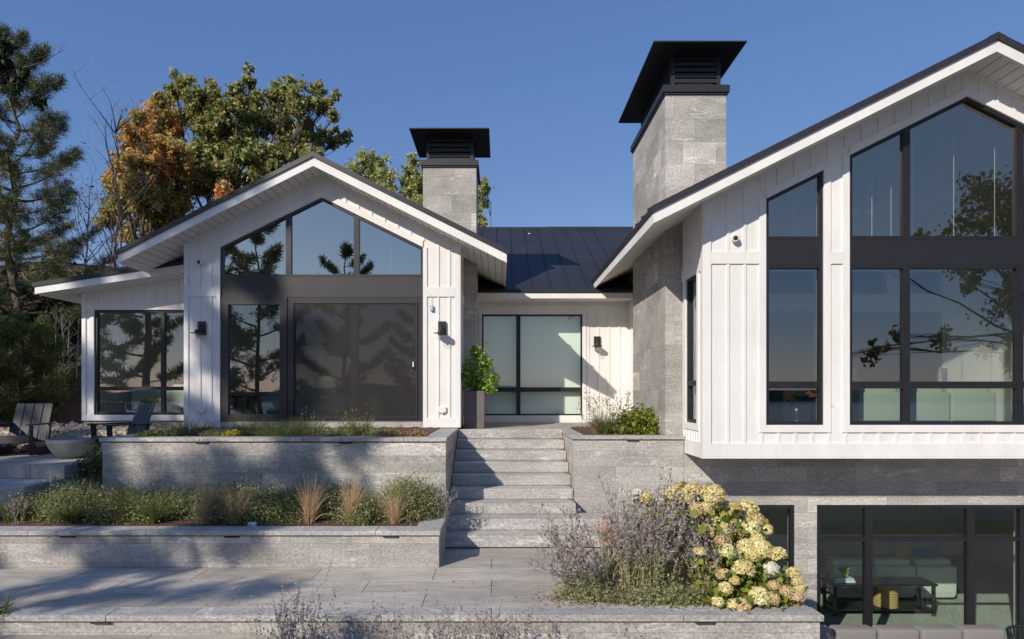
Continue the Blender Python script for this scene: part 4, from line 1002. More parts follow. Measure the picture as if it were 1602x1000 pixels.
# ceiling fan in right pavilion
fx, fy = PX(1357, 11.2), 11.2; fz = PZ(330, 11.2)
o = thing('ceiling_fan', 'ceiling fan on a long rod inside the pointed gable window', 'fan', (fx, fy, so_r(fx)))
m = MB(); m.tube([(fx, fy, so_r(fx) + .02), (fx, fy, fz)], .014, 8); m.lathe([(0, so_r(fx) - .1), (.08, so_r(fx) - .05), (.09, so_r(fx) + .04), (0, so_r(fx) + .04)], fx, fy, 16); m.build('rod', 'white_paint', o)
m = MB(); m.lathe([(0, fz + .05), (.09, fz + .03), (.10, fz - .03), (0, fz - .06)], fx, fy, 20); m.build('motor', 'white_paint', o, smooth=True)
for k in range(3):
    a = math.radians(170 - 120 * k); m = MB(); ca, sa = math.cos(a), math.sin(a)
    def PP(r, w_, z_): return (fx + ca * r - sa * w_, fy + sa * r + ca * w_, fz + z_)
    for zz in (0, .012): pass
    v = [PP(.08, -.05, -.01), (PP(.35, -.10, -.015)), PP(.75, -.07, .04), PP(.75, .02, .06), PP(.35, .07, .03), PP(.08, .05, .02)]
    m.v = v + [(q[0], q[1], q[2] + .012) for q in v]; m.f = [tuple(range(6)), tuple(range(11, 5, -1))] + [(i, (i + 1) % 6, 6 + (i + 1) % 6, 6 + i) for i in range(6)]
    m.build('blade', 'white_paint', o)
# kitchen run at back of right pavilion
o = thing('kitchen_island', 'pale kitchen island at the back of the right pavilion', 'kitchen island', (7, 14.6, -.02))
m = MB(); m.box(6.2, 8.4, 14.3, 15.1, -.02, .86); m.build('cabinet', 'cream_paint', o); m = MB(); m.box(6.15, 8.45, 14.25, 15.15, .861, .9); m.build('worktop', 'white_paint', o)

# ================================================================== TREES
def limb(m, a, b, r0, r1, bend=.12, n=6, k=6):
    a, b = Vector(a), Vector(b); L = (b - a).length; pts = []; o_ = Vector((rnd.uniform(-1, 1), rnd.uniform(-1, 1), rnd.uniform(-.2, .6))) * L * bend
    for i in range(n + 1):
        t_ = i / n; p = a.lerp(b, t_) + o_ * math.sin(math.pi * t_) + Vector((rnd.uniform(-1, 1), rnd.uniform(-1, 1), rnd.uniform(-1, 1))) * L * .012
        pts.append(p)
    m.tube(pts, [r0 + (r1 - r0) * i / n for i in range(n + 1)], k); return pts
def tree(name, label, cat, base, fork, clumps, leafm, nleaf, L, r0, barkm='bark', group=None, sub=12, tight=.30, twigs=3, hang=.3):
    o = thing(name, label, cat, base, group); m = MB(); bx, by, bz = base
    limb(m, base, fork, r0, r0 * .7, .04, 6, 9); ce = []
    tot = sum(c_[3] ** 2.2 for c_ in clumps)
    forkv = Vector(fork)
    for (cx, cy, cz, r) in clumps:
        c_ = Vector((cx, cy, cz)); st_ = forkv.lerp(Vector((bx, by, bz)), rnd.uniform(0, .35))
        pts = limb(m, st_, c_, r0 * .26, r0 * .06, .10, 7, 6)
        ns = max(4, int(sub * (.6 + rnd.random() * .8)))
        for k in range(ns):
            d = Vector((rnd.gauss(0, 1), rnd.gauss(0, 1), rnd.gauss(0, .85))).normalized() * r * rnd.uniform(.15, 1.15)
            e = c_ + d; s2 = pts[rnd.choice((-1, -2, -3, -3))]
            if k < twigs * 4: limb(m, s2, e, r0 * .06, r0 * .02, .1, 3, 4)
            nn = int(nleaf * (r ** 2.2) / tot / ns); rr = r * tight * rnd.uniform(.8, 1.5)
            ns2 = 5; sp_ = unit(rng.normal(size=(ns2, 3)) + np.array(d.normalized()) * .8 + [0, 0, .2]) * rr * rng.uniform(.6, 1.9, (ns2, 1))
            ii = rng.integers(0, ns2, nn); q = sp_[ii] * rng.uniform(0, 1, (nn, 1)) + rng.normal(size=(nn, 3)) * rr * .30; ce.append(q + np.array(e))
    m.build('trunk', barkm, o, smooth=True)
    qmesh('crown', leaves(np.concatenate(ce), L, .62, hang), leafm, o); return o
def cl(lst, Y, dy=1.2):
    out = []
    for px, py, r in lst:
        y = Y + rnd.uniform(-dy, dy); out.append((PX(px, y), y, PZ(py, y), r * Y / F * (1.12 if Y == 23.3 else 1)))
    return out
Y = 24.5
tree('oak_tree', 'broad green oak crown turning slightly yellow behind the left gable', 'tree', (PX(345, Y), Y, 1.8), (PX(340, Y), Y, PZ(330, Y)),
     cl([(275, 138, 15), (295, 140, 14), (320, 155, 20), (316, 185, 24), (345, 180, 26), (324, 225, 24), (350, 225, 32), (345, 275, 28), (395, 160, 18), (388, 108, 7), (392, 130, 9), (370, 150, 12), (405, 190, 24), (395, 240, 28),
         (440, 150, 18), (455, 128, 8), (470, 160, 18), (497, 140, 11), (500, 165, 14), (440, 195, 22), (480, 205, 20), (520, 180, 9), (515, 215, 14), (538, 215, 9), (450, 235, 22), (490, 245, 14), (420, 265, 20), (365, 310, 18), (526, 150, 6), (320, 250, 22)], Y),
     'oak_leaf', 62000, .135, .24, sub=24, tight=.36)
Y = 23.3
tree('maple_tree', 'orange and yellow autumn maple behind the left wing', 'tree', (PX(215, Y), Y, 1.6), (PX(225, Y), Y, PZ(390, Y)),
     cl([(252, 160, 12), (240, 185, 18), (262, 195, 20), (215, 185, 9), (208, 205, 16), (235, 220, 22), (270, 240, 22), (200, 225, 10), (245, 260, 26), (290, 265, 22), (215, 260, 16), (190, 260, 14), (180, 285, 14), (200, 300, 20), (235, 300, 24), (275, 305, 22),
         (310, 300, 14), (185, 325, 16), (225, 335, 20), (265, 335, 18), (165, 345, 12), (240, 360, 16), (200, 365, 14), (350, 300, 10)], Y, 1.0),
     'maple_leaf', 46000, .12, .16, sub=24, tight=.36)
Y = 33
for px, top, lst, lb in ((585, 232, [(572, 245, 10), (585, 260, 18), (560, 265, 14), (600, 275, 15), (575, 290, 22), (605, 300, 16), (555, 290, 10), (590, 320, 20)], 'pale yellow-green poplar just right of the left gable peak'),
                     (648, 240, [(648, 252, 8), (640, 270, 12), (655, 280, 13), (645, 300, 16), (665, 310, 14), (640, 325, 14), (655, 345, 18)], 'pale yellow-green poplar hugging the smaller chimney on its left'),
                     (750, 280, [(755, 285, 6), (748, 300, 9), (762, 300, 6), (752, 320, 8), (745, 335, 9), (756, 350, 7), (750, 365, 12)], 'thin pale poplar showing right of the smaller chimney')):
    tree('poplar_tree', lb, 'tree', (PX(px, Y), Y, 0), (PX(px, Y), Y, PZ(400, Y)), cl(lst, Y, .6), 'poplar_leaf', 12000 if px != 750 else 4500, .13, .12, 'bark_pale', 'pale poplars behind the roofs', sub=14, tight=.5)
Y = 30
tree('birch_tree', 'thin yellowing birch glimpsed below the oak beside the left gable slope', 'tree', (PX(405, Y), Y, 0), (PX(405, Y), Y, PZ(340, Y)), cl([(405, 255, 10), (400, 280, 14), (415, 290, 12), (395, 305, 12)], Y, .4), 'poplar_leaf', 3500, .14, .08, 'bark_pale', sub=8, tight=.42)
# bare saplings
def bare(base, top, label, r0=.07, n=9, spread=.9, leafn=0, grp='leafless saplings on the hillside', up=.75):
    o = thing('bare_tree', label, 'tree', base, grp); m = MB(); b, t_ = Vector(base), Vector(top)
    pts = limb(m, b, t_, r0, r0 * .12, .03, 10, 6); tips = []
    H = (t_ - b).length
    for k in range(n):
        i = rnd.randint(3, 9); s_ = pts[i]; a = rnd.uniform(0, 6.28); l_ = H * rnd.uniform(.12, .3) * spread
        e = s_ + Vector((math.cos(a) * l_ * .6, math.sin(a) * l_ * .6, l_ * up)); p2 = limb(m, s_, e, r0 * .3, r0 * .06, .12, 5, 4)
        for q in range(3):
            s3 = p2[rnd.randint(2, 5)]; a2 = rnd.uniform(0, 6.28); e3 = s3 + Vector((math.cos(a2), math.sin(a2), 1.0)) * l_ * .25; limb(m, s3, e3, r0 * .1, r0 * .03, .1, 3, 3); tips.append(e3)
    m.build('trunk', 'bark_pale', o, smooth=True)
    if leafn:
        T = np.array([tuple(q) for q in tips]); c_ = T[rng.integers(0, len(T), leafn)] + rng.normal(size=(leafn, 3)) * .09; qmesh('crown', leaves(c_, .06), 'dry_leaf', o)
Y = 21
bare((PX(190, Y), Y, 1.2), (PX(188, Y), Y, PZ(165, Y)), 'tall thin leafless tree in front of the orange maple', .07, 18, .8)
bare((PX(205, Y + .4), Y + .4, 1.2), (PX(160, Y + .4), Y + .4, PZ(185, Y)), 'leaning leafless tree left of the orange maple', .05, 14, .7)
bare((PX(150, 20), 20, 1.2), (PX(175, 20), 20, PZ(330, 20)), 'small sapling with pinkish dry leaves above the wing roof', .05, 22, 1.6, 900)
bare((PX(120, 20), 20, 1.2), (PX(140, 20), 20, PZ(300, 20)), 'small sapling with sparse dry leaves beside the pine', .05, 18, 1.5, 350)
for i, (px, py) in enumerate(((84, 490), (100, 480), (118, 488), (70, 505), (108, 500))):
    bare((PX(px, 16.5), 16.5, 1.0), (PX(px + (3, -4, 6, -5, 2)[i], 16.5), 16.5, PZ(py, 16.5)), ('pale shrub stem nearest the pine trunk', 'tallest pale shrub stem on the slope left of the wing', 'pale shrub stem closest to the wing corner', 'lowest leaning pale shrub stem on the slope', 'forked pale shrub stem between taller stems')[i], .03, 8, 1.3, 0, 'pale shrub stems on the slope')
# pines
def pine(base, H, R, label, mat='pine_needle', ntuft=2600, z0=.12, needle=.17, wd=.018, nb=46, grp=None, tipup=.35, per=15, r0=.16, name='pine_tree', taper=.75, seedrot=0, gaps=0):
    if base[1] < 0:
        zg = float(ground_h(np.array(base[0]), np.array(base[1]))) - .05; H += base[2] - zg; base = (base[0], base[1], zg)
    o = thing(name, label, 'tree', base, grp); m = MB(); b = Vector(base); lean = Vector((rnd.uniform(-.05, .05), rnd.uniform(-.05, .05), 0))
    top = b + Vector((0, 0, H)) + lean; limb(m, b, top, r0, .02, .01, 12, 8); cent = []; dirs = []
    for k in range(nb):
        t_ = z0 + (1 - z0) * (k + rnd.random() * .6) / nb
        if t_ > .985: continue
        prof = (1 - t_) ** taper * (1.0 if t_ > z0 + .12 else .75) + .06
        a = k * 2.4 + rnd.uniform(-.4, .4) + seedrot; l_ = R * prof * rnd.uniform(.62, 1.15)
        if gaps and rnd.random() < gaps: l_ *= .35
        s_ = b + (top - b) * t_; d = Vector((math.cos(a), math.sin(a), 0)); pts = []
        for i in range(7):
            q = i / 6; pts.append(s_ + d * l_ * q + Vector((0, 0, l_ * (tipup * q * q + (.35 * t_) * q - .05 * q))))
        m.tube(pts, [max(.008, .028 * l_ * (1 - .85 * i / 6)) * .8 for i in range(7)], 4)
        nt_ = max(3, int(ntuft / nb * (.4 + l_ / R)))
        for j in range(nt_):
            q = rnd.uniform(.28, 1.03) ** .8; i = min(5, int(q * 6)); p = pts[i].lerp(pts[i + 1], q * 6 - i)
            side = d.cross(Vector((0, 0, 1))); off = side * rnd.gauss(0, 1) * l_ * .17 * (1.15 - q * .8) + Vector((0, 0, rnd.gauss(.02, .07)))
            cent.append(tuple(p + off)); dd = d * .6 + side * (.5 if off.dot(side) > 0 else -.5) + Vector((0, 0, .55)); dirs.append(tuple(dd))
    for j in range(24): cent.append(tuple(top + Vector((rnd.gauss(0, .08), rnd.gauss(0, .08), rnd.uniform(-.8, .1))))); dirs.append((0, 0, 1))
    m.build('trunk', 'bark', o, smooth=True)
    Cn = np.repeat(np.array(cent), per, 0); D = np.repeat(np.array(dirs), per, 0)
    d = unit(unit(rng.normal(size=Cn.shape)) * .95 + D * .75); l_ = needle * rng.uniform(.7, 1.2, (len(Cn), 1))
    side = unit(np.cross(d, rng.normal(size=Cn.shape))) * wd * .5; Cn = Cn + rng.normal(size=Cn.shape) * .03
    Q = np.stack([Cn - side * .6, Cn + side * .6, Cn + d * l_ + side * .5, Cn + d * l_ - side * .5], 1)
    qmesh('crown', Q, mat, o); return o
pine((PX(28, 19), 19, .6), PZ(36, 19) - 1.05, 3.0, 'tall white pine rising at the left edge beside the wing', ntuft=6000, nb=62, z0=.06, tipup=.42, taper=.6, per=15, needle=.17, wd=.016)
pine((PX(-60, 21), 21, .6), 9.0, 2.7, 'pine standing behind the tall white pine at the left edge', ntuft=2600, nb=40, taper=.6, per=13, needle=.2, wd=.028)
pine((PX(35, 15.2), 15.2, .0), 2.15, 1.35, 'young sunlit pine spreading low behind the rocking chairs', 'pine_young', ntuft=1500, nb=26, z0=.03, needle=.13, wd=.016, name='young_pine', r0=.05, tipup=.45, taper=.5)
pine((PX(-30, 14.6), 14.6, -.3), 1.7, 1.2, 'young dark pine at the far left edge behind the chairs', 'pine_young', ntuft=900, nb=20, z0=.03, needle=.13, wd=.016, name='young_pine', r0=.05, tipup=.45, taper=.5)
# dark understory on the slope
for i, (px, Y, z, r, lb) in enumerate(((90, 17.2, .6, .8, 'dark evergreen bush against the slope left of the wing'), (20, 18, 1.2, 1.2, 'dark bush under the tall white pine'), (112, 19, 2.1, .8, 'dark bush high on the slope by the wing eave'), (60, 20, 2.6, 1.3, 'dark thicket behind the pine trunk'))):
    x = PX(px, Y); o = thing('evergreen_bush', lb, 'bush', (x, Y, z - .4), 'dark bushes on the slope'); c_ = np.concatenate([rng.normal(size=(260, 3)) * r * .14 + np.array([x, Y, z + .3]) + np.array([rnd.gauss(0, .5), rnd.gauss(0, .3), rnd.gauss(.1, .4)]) * r for k in range(18)])
    qmesh('foliage', leaves(c_, .11), 'dark_leaf', o)
    m = MB()
    for k in range(5): limb(m, (x, Y, z - .4), (x + rnd.uniform(-.5, .5) * r, Y + rnd.uniform(-.3, .3), z + .5 * r), .025, .008, .1, 4, 4)
    m.build('stem', 'bark', o)
# oak twig reaching in at top left
Y = 13.5
o = thing('oak_tree', 'leafy oak branches reaching in at the top left picture edge', 'tree', (PX(-210, Y), Y, -.6)); m = MB()
limb(m, (PX(-210, Y), Y, -.6), (PX(-160, Y), Y, 6.2), .22, .14, .03, 8, 8); f0 = (PX(-160, Y), Y, 6.2)
tw = limb(m, f0, (PX(60, Y), Y, PZ(98, Y)), .07, .015, .02, 7, 5); tw2 = limb(m, tw[-1], (PX(100, Y), Y, PZ(78, Y)), .013, .004, .06, 4, 4)
limb(m, tw2[2], (PX(88, Y), Y, PZ(70, Y)), .006, .003, .1, 3, 3); limb(m, tw2[1], (PX(80, Y), Y, PZ(92, Y)), .006, .003, .1, 3, 3); limb(m, tw2[3], (PX(104, Y), Y, PZ(64, Y)), .005, .002, .1, 3, 3)
ce = []
for px, py, r in ((-5, 65, 10), (8, 75, 8), (-10, 95, 14), (5, 108, 10), (15, 118, 8), (-20, 60, 16), (-40, 90, 22), (-60, 130, 26), (5, 95, 9), (-90, 60, 30), (28, 125, 5), (40, 118, 4), (45, 150, 5), (55, 155, 5), (35, 145, 5)):
    e = (PX(px, Y), Y + rnd.uniform(-.2, .2), PZ(py, Y)); limb(m, tw[rnd.randint(2, 5)] if py < 130 else tw[6], e, .012, .004, .1, 4, 4); r = r * Y / F * 1.1; n = int(26 + 1300 * r); ce.append(rng.normal(size=(n, 3)) * r * .6 + np.array(e))
m.build('trunk', 'bark', o, smooth=True); qmesh('crown', leaves(np.concatenate(ce), .13, .5, .8), 'dark_leaf', o)

# ---- trees behind the viewer: they shade the left side and show in the panes
GR = 'pines behind the viewpoint, mirrored in the left windows'
pine((-20.0, -5.5, -4.6), 25.0, 5.6, 'tall pine mirrored in the left wing window', ntuft=4200, nb=60, z0=.25, needle=.30, wd=.05, per=12, r0=.32, grp=GR, taper=.6, gaps=.25)
pine((-24.5, -3.0, -4.6), 20.0, 4.4, 'bushy pine mirrored at the far left of the wing window', ntuft=2200, nb=44, z0=.2, needle=.30, wd=.05, per=12, r0=.3, grp=GR, taper=.6, gaps=.2)
pine((-17.4, -5.6, -5.0), 21.0, 3.9, 'shorter pine mirrored in the tall fixed window', ntuft=2800, nb=48, z0=.22, needle=.28, wd=.05, per=12, r0=.25, grp=GR, taper=.5, gaps=.35)
pine((-12.8, -10.0, -5.8), 15.6, 4.0, 'pine mirrored in the left part of the insect screen', ntuft=2600, nb=36, z0=.15, needle=.28, wd=.05, per=11, r0=.22, grp=GR, taper=.55)
pine((-8.6, -12.0, -6.4), 15.2, 3.9, 'low pine mirrored in the middle of the insect screen', ntuft=2600, nb=34, z0=.12, needle=.28, wd=.05, per=11, r0=.22, grp=GR, taper=.5)
pine((-4.6, -13, -6.7), 12.6, 3.6, 'pine mirrored at the right edge of the insect screen', ntuft=2200, nb=34, z0=.12, needle=.28, wd=.05, per=10, r0=.2, grp=GR, taper=.5)
pine((-11.5, -2.4, -4.3), 13.0, 2.7, 'low pine close behind the viewpoint, mirrored at the right of the wing window', ntuft=1500, nb=36, z0=.3, needle=.26, wd=.045, per=11, r0=.16, grp=GR, taper=.45, gaps=.4)
Y = -5.0
tree('oak_tree', 'spreading oak mirrored in the large right windows', 'tree', (23.5, Y, float(ground_h(np.array(23.5), np.array(Y))) - .05), (22.5, Y, 3.0),
     [(17.8, Y, 7.6, .9), (16.6, Y + .3, 6.9, .55), (18.6, Y, 6.6, .9), (15.2, Y, 6.1, .5), (16.9, Y, 5.6, .7), (14.0, Y, 5.5, .35), (18.9, Y, 5.3, 1.0), (19.2, Y, 3.9, 1.0), (17.2, Y, 4.7, .5), (13.6, Y, 2.2, .42), (12.4, Y, 2.0, .32), (14.6, Y, 2.7, .3), (16.0, Y, 2.6, .45), (18.6, Y, 2.0, .7), (19.8, Y, .8, 1.0), (21, Y, 7, 1.8), (22.5, Y, 9, 2.2), (24.5, Y, 7.5, 2.2), (22, Y, 4.5, 1.6), (20.5, Y, 9.3, 1.4)],
     'mirrored_oak_leaf', 26000, .18, .24, sub=9, tight=.42, hang=.9)
for i in range(9):   # shrubs along the slope edge behind the viewer, mirrored in the basement glass
    x = 1.5 + i * 2.7 + rnd.uniform(-.6, .6); y = -9 + rnd.uniform(-1.5, 1.5); zb = float(ground_h(np.array(x), np.array(y))); r = rnd.uniform(1.0, 1.9)
    o = thing('waterside_shrub', ('first', 'second', 'third', 'fourth', 'fifth', 'sixth', 'seventh', 'eighth', 'ninth')[i] + ' dark shrub from the left mirrored in the basement windows', 'shrub', (x, y, zb), 'dark shrubs mirrored in the basement windows')
    c_ = np.concatenate([rng.normal(size=(110, 3)) * r * .17 + np.array([x, y, zb + r * .9]) + np.array([rnd.gauss(0, .5), rnd.gauss(0, .4), rnd.gauss(0, .42)]) * r for k in range(20)])
    qmesh('foliage', leaves(c_, .2), 'dark_leaf' if i % 3 else 'oak_leaf', o)
    m = MB()
    for k in range(5): limb(m, (x, y, zb - .1), (x + rnd.uniform(-.5, .5) * r, y + rnd.uniform(-.4, .4), zb + r), .03, .01, .1, 4, 4)
    m.build('stem', 'bark', o)

# ================================================================== PLANTS
def mound(x, y, z, rx, ry, h, mat, n, L, label, name='catmint_mound', grp=None, cat='plant', wisps=14, wm='sage_flower', wh=.14, stems=True):
    o = thing(name, label, cat, (x, y, z), grp)
    k = 80; a = rng.uniform(0, 2 * math.pi, k); rr = np.sqrt(rng.uniform(0, 1, k)); hh = h * np.sqrt(np.clip(1 - rr ** 2 * .85, 0, 1)) * rng.uniform(.6, 1.08, k)
    ctr = np.stack([x + rx * rr * np.cos(a), y + ry * rr * np.sin(a), z + hh * .82], 1)
    idx = rng.integers(0, k, n); q = rng.normal(size=(n, 3)) * np.array([.055, .055, .06]) * (1 + h); Cn = ctr[idx] + q
    low = rng.uniform(0, 1, n) < .4; Cn[low, 2] = z + (Cn[low, 2] - z) * rng.uniform(.05, 1, low.sum()); Cn[:, 2] = np.maximum(Cn[:, 2], z + .01)
    qmesh('foliage', leaves(Cn, L, .6, 0), mat, o)
    P = blades(x, y, z, 70, h * .95, rx * .9, rx * .25, K=4, droop=.2); qmesh('stem', ribbons(P, .006), 'sage_stem', o)
    if wisps:
        i = rng.integers(0, k, wisps); b = ctr[i]; d = unit(np.stack([rng.normal(size=wisps) * .35 + (b[:, 0] - x) / rx * .3, rng.normal(size=wisps) * .3, np.ones(wisps)], 1)); H_ = wh * rng.uniform(.6, 1.5, (wisps, 1))
        F_ = np.concatenate([b + d * H_ * t_ + rng.normal(size=b.shape) * .006 for t_ in np.linspace(.1, 1, 12)])
        Q = np.concatenate([leaves(F_, .022, .6, 0), ribbons(np.stack([b, b + d * H_ * .5, b + d * H_], 1), .004)]); qmesh('flower_spike', Q, wm, o)
    return o
SOILL = LPZ - .02
mx_ = [(75, 40, 54), (125, 42, 62), (185, 48, 60), (250, 40, 52), (295, 34, 56), (355, 42, 60), (400, 45, 66), (450, 42, 58), (520, 40, 58), (575, 38, 52), (640, 44, 66)]
order = ['leftmost', 'second', 'third', 'fourth', 'fifth', 'sixth', 'seventh', 'eighth', 'ninth', 'tenth', 'rightmost']
for i, (px, r, hp) in enumerate(mx_):
    Y = 9.0 + rnd.uniform(-.15, .15); x = PX(px, Y)
    mound(x, Y, SOILL, r * Y / F * 1.05, .34, hp * Y / F * (.66 + .26 * rnd.random()), 'catmint_leaf', 12500, .026, order[i] + ' of the green catmint mounds in the low planter, counted from the left', grp='green catmint mounds in the low planter', wisps=26, wh=.17)
for i, (px, hp, sp, lb) in enumerate(((322, 60, .14, 'narrow upright'), (371, 54, .24, 'wide spreading'), (484, 62, .19, 'full rounded'), (549, 68, .17, 'tallest'), (620, 52, .19, 'short vase-shaped'))):
    Y = 8.62; x = PX(px, Y); o = thing('tan_grass_tuft', lb + ' straw coloured grass tuft in the low planter' + (' nearest the steps' if i == 4 else ''), 'grass tuft', (x, Y, SOILL), 'straw coloured grass tufts in the low planter')
    qmesh('blades', np.concatenate([ribbons(blades(x, Y, SOILL, (180, 250, 290, 230, 200)[i], hp * Y / F * .95, sp * 1.35, .05, K=6, droop=.5, lean=((.07, -.03, .02, .03, -.05)[i], 0), hv=.32), .0058), ribbons(blades(x, Y, SOILL, 30, hp * Y / F * .5, sp * 2.0, .07, K=6, droop=1.5), .008)]), 'straw_blade', o)
for px, Y, hp, sp, lb in ((242, 8.62, 36, .32, 'spiky green grass tuft left of the straw tufts'), (200, 8.75, 46, .28, 'dark green grass tuft among the catmint'), (18, 8.7, 36, .22, 'green grass tuft at the left end of the low planter'), (110, 8.62, 26, .2, 'small green grass tuft at the coping near the left end')):
    x = PX(px, Y); o = thing('green_grass_tuft', lb, 'grass tuft', (x, Y, SOILL), 'green grass tufts in the low planter')
    qmesh('blades', ribbons(blades(x, Y, SOILL, 330, hp * Y / F * 1.15, sp, .08, K=6, droop=1.0), .008), 'green_blade', o)
# dried spikes at the left end and lavender twigs at the right end
def sage(x, y, z, n, h, spread, label, lean=(0, 0), fl=1.0, base=.1, leafy=600, name='russian_sage', grp='purple grey sage bushes', fm='sage_flower', fs=.027, hv=.2, sw=.0075):
    o = thing(name, label, 'shrub', (x, y, z), grp)
    P = blades(x, y, z, n, h, spread, base, lean, K=8, droop=.25, hv=hv); P[:, 1:-1] += rng.normal(size=P[:, 1:-1].shape) * .006
    Q = [ribbons(P, sw, .3)]; tips = []; FC = []
    per = 3
    s0 = rng.integers(3, 7, (n, per))
    for j in range(per):   # side twigs
        b = P[np.arange(n), s0[:, j]]; d = unit(np.stack([rng.normal(size=n) * .55, rng.normal(size=n) * .55, np.abs(rng.normal(size=n)) + .7], 1)); l_ = (h * .20 * rng.uniform(.5, 1.2, (n, 1)))
        R = np.stack([b, b + d * l_ * .5, b + d * l_], 1); Q.append(ribbons(R, sw * .7, .3)); FC.append(R)
    qmesh('stem', np.concatenate(Q), 'sage_stem', o)
    pts = []
    for t_ in np.linspace(.55, 1.0, 22):
        i = min(6, int(t_ * 7)); f_ = t_ * 7 - i; pts.append(P[:, i] * (1 - f_) + P[:, i + 1] * f_)
    for R in FC:
        for t_ in np.linspace(.15, 1., 12):
            i = min(1, int(t_ * 2)); f_ = t_ * 2 - i; pts.append(R[:, i] * (1 - f_) + R[:, i + 1] * f_)
    pts = np.concatenate(pts); pts = pts[rng.uniform(0, 1, len(pts)) < .72 * fl]; pts = pts + rng.normal(size=pts.shape) * .006
    qmesh('flowers', leaves(pts, fs, .55, 0), fm, o)
    if leafy:
        i = rng.integers(0, n, leafy); t_ = rng.uniform(.05, .55, leafy) * 7; k = t_.astype(int); f_ = (t_ - k)[:, None]; c_ = P[i, k] * (1 - f_) + P[i, k + 1] * f_ + rng.normal(size=(leafy, 3)) * .018
        qmesh('foliage', leaves(c_, .034, .45, 0), 'sage_leaf', o)
    return o
GS = 'purple grey sage bushes'
sage(PX(690, 8.95), 9.0, SOILL, 26, .42, .26, 'sparse grey sage twigs at the right end of the low planter', leafy=60, grp=GS, fs=.016)
Y = 8.55
for px in (28,): sage(PX(px, Y), Y, SOILL, 12, .36, .14, 'few dried seed spikes at the left end of the low planter', leafy=0, grp=GS, fs=.018)
sage(PX(72, 9.3), 9.3, SOILL, 14, .52, .14, 'tall dried seed spikes behind the leftmost catmint', leafy=0, grp=GS, fs=.018)
# terrace bed
zb = TZ
sage(PX(892, 7.3), 7.25, zb, 34, .80, .34, 'slender lavender-coloured sage in front of the steps', lean=(-.10, 0), leafy=400)
sage(PX(930, 6.95), 6.92, zb, 30, .55, .34, 'arching sage leaning left over the terrace paving', lean=(-.52, -.05), leafy=700, fl=1.1)
sage(PX(985, 7.2), 7.2, zb, 62, .95, .42, 'dense sage bush left of centre in the terrace bed', leafy=1100)
sage(PX(1050, 7.15), 7.2, zb, 80, 1.0, .42, 'tallest dense sage bush beside the hydrangea', leafy=1500)
sage(PX(1018, 7.1), 7.05, zb, 46, .78, .34, 'sage bush filling the gap in the middle of the terrace bed', leafy=1100)
sage(PX(1105, 7.05), 7.0, zb, 44, .70, .30, 'sage bush overlapping the hydrangea', leafy=1100)
sage(PX(955, 7.6), 7.7, zb, 16, .55, .3, 'sage bush behind the black path light', leafy=400)
for px, Y, r, h, mt, lb in ((895, 6.95, .20, .16, 'sage_leaf', 'yellow-green groundcover at the foot of the arching sage'), (945, 6.85, .24, .15, 'catmint_leaf', 'grey-green groundcover beside the coping'), (1035, 6.9, .22, .15, 'sage_leaf', 'blue-green groundcover below the tall sage'),
                            (1000, 6.78, .2, .1, 'sage_leaf', 'low yellowing groundcover at the coping edge'), (1060, 6.75, .2, .09, 'catmint_leaf', 'bright green groundcover at the coping edge'), (1085, 6.85, .18, .14, 'catmint_leaf', 'grey-green groundcover left of the hydrangea foot'), (1225, 6.78, .14, .1, 'catmint_leaf', 'small feathery groundcover at the right end of the bed')):
    mound(PX(px, Y), Y, zb, r, r * .8, h * .8, mt, 620, .028, lb, 'groundcover', 'groundcover clumps in the terrace bed', wisps=0)
o = thing('stonecrop', 'faded pink stonecrop beside the black path light', 'plant', (PX(945, 7.5), 7.5, zb), None); x = PX(948, 7.5)
P = blades(x, 7.5, zb, 26, .54, .22, .1, K=5, droop=.2); qmesh('stem', ribbons(P, .01, .6), 'sage_stem', o); tp = P[:, -1]; c_ = tp[rng.integers(0, 26, 1500)] + rng.normal(size=(1500, 3)) * [.04, .04, .015]; qmesh('flower_heads', leaves(c_, .02, .8, 0), 'pink_head', o)
# hydrangea
HB = (2.36, 7.2, zb)
hy = thing('hydrangea_bush', 'big hydrangea bush with cream and tan blooms at the terrace corner', 'shrub', HB)
def bloom_mesh(mat, n=650):
    u = unit(rng.normal(size=(n, 3))); u[:, 2] = np.where(u[:, 2] < -.5, -u[:, 2], u[:, 2]); u = unit(u); rr = rng.uniform(.82, 1.04, (n, 1)); c_ = u * rr * np.array([1, 1, .86])
    a = unit(np.cross(u + rng.normal(size=(n, 3)) * .35, rng.normal(size=(n, 3)))); b = unit(np.cross(u + rng.normal(size=(n, 3)) * .35, a)); s_ = .13
    Q = np.stack([c_ + a * s_, c_ + b * s_, c_ - a * s_, c_ - b * s_], 1); o = qmesh('bloom', Q, mat); me = o.data; bpy.data.objects.remove(o); return me
BM = [bloom_mesh('bloom_cream'), bloom_mesh('bloom_pink'), bloom_mesh('bloom_white'), bloom_mesh('bloom_cream')]
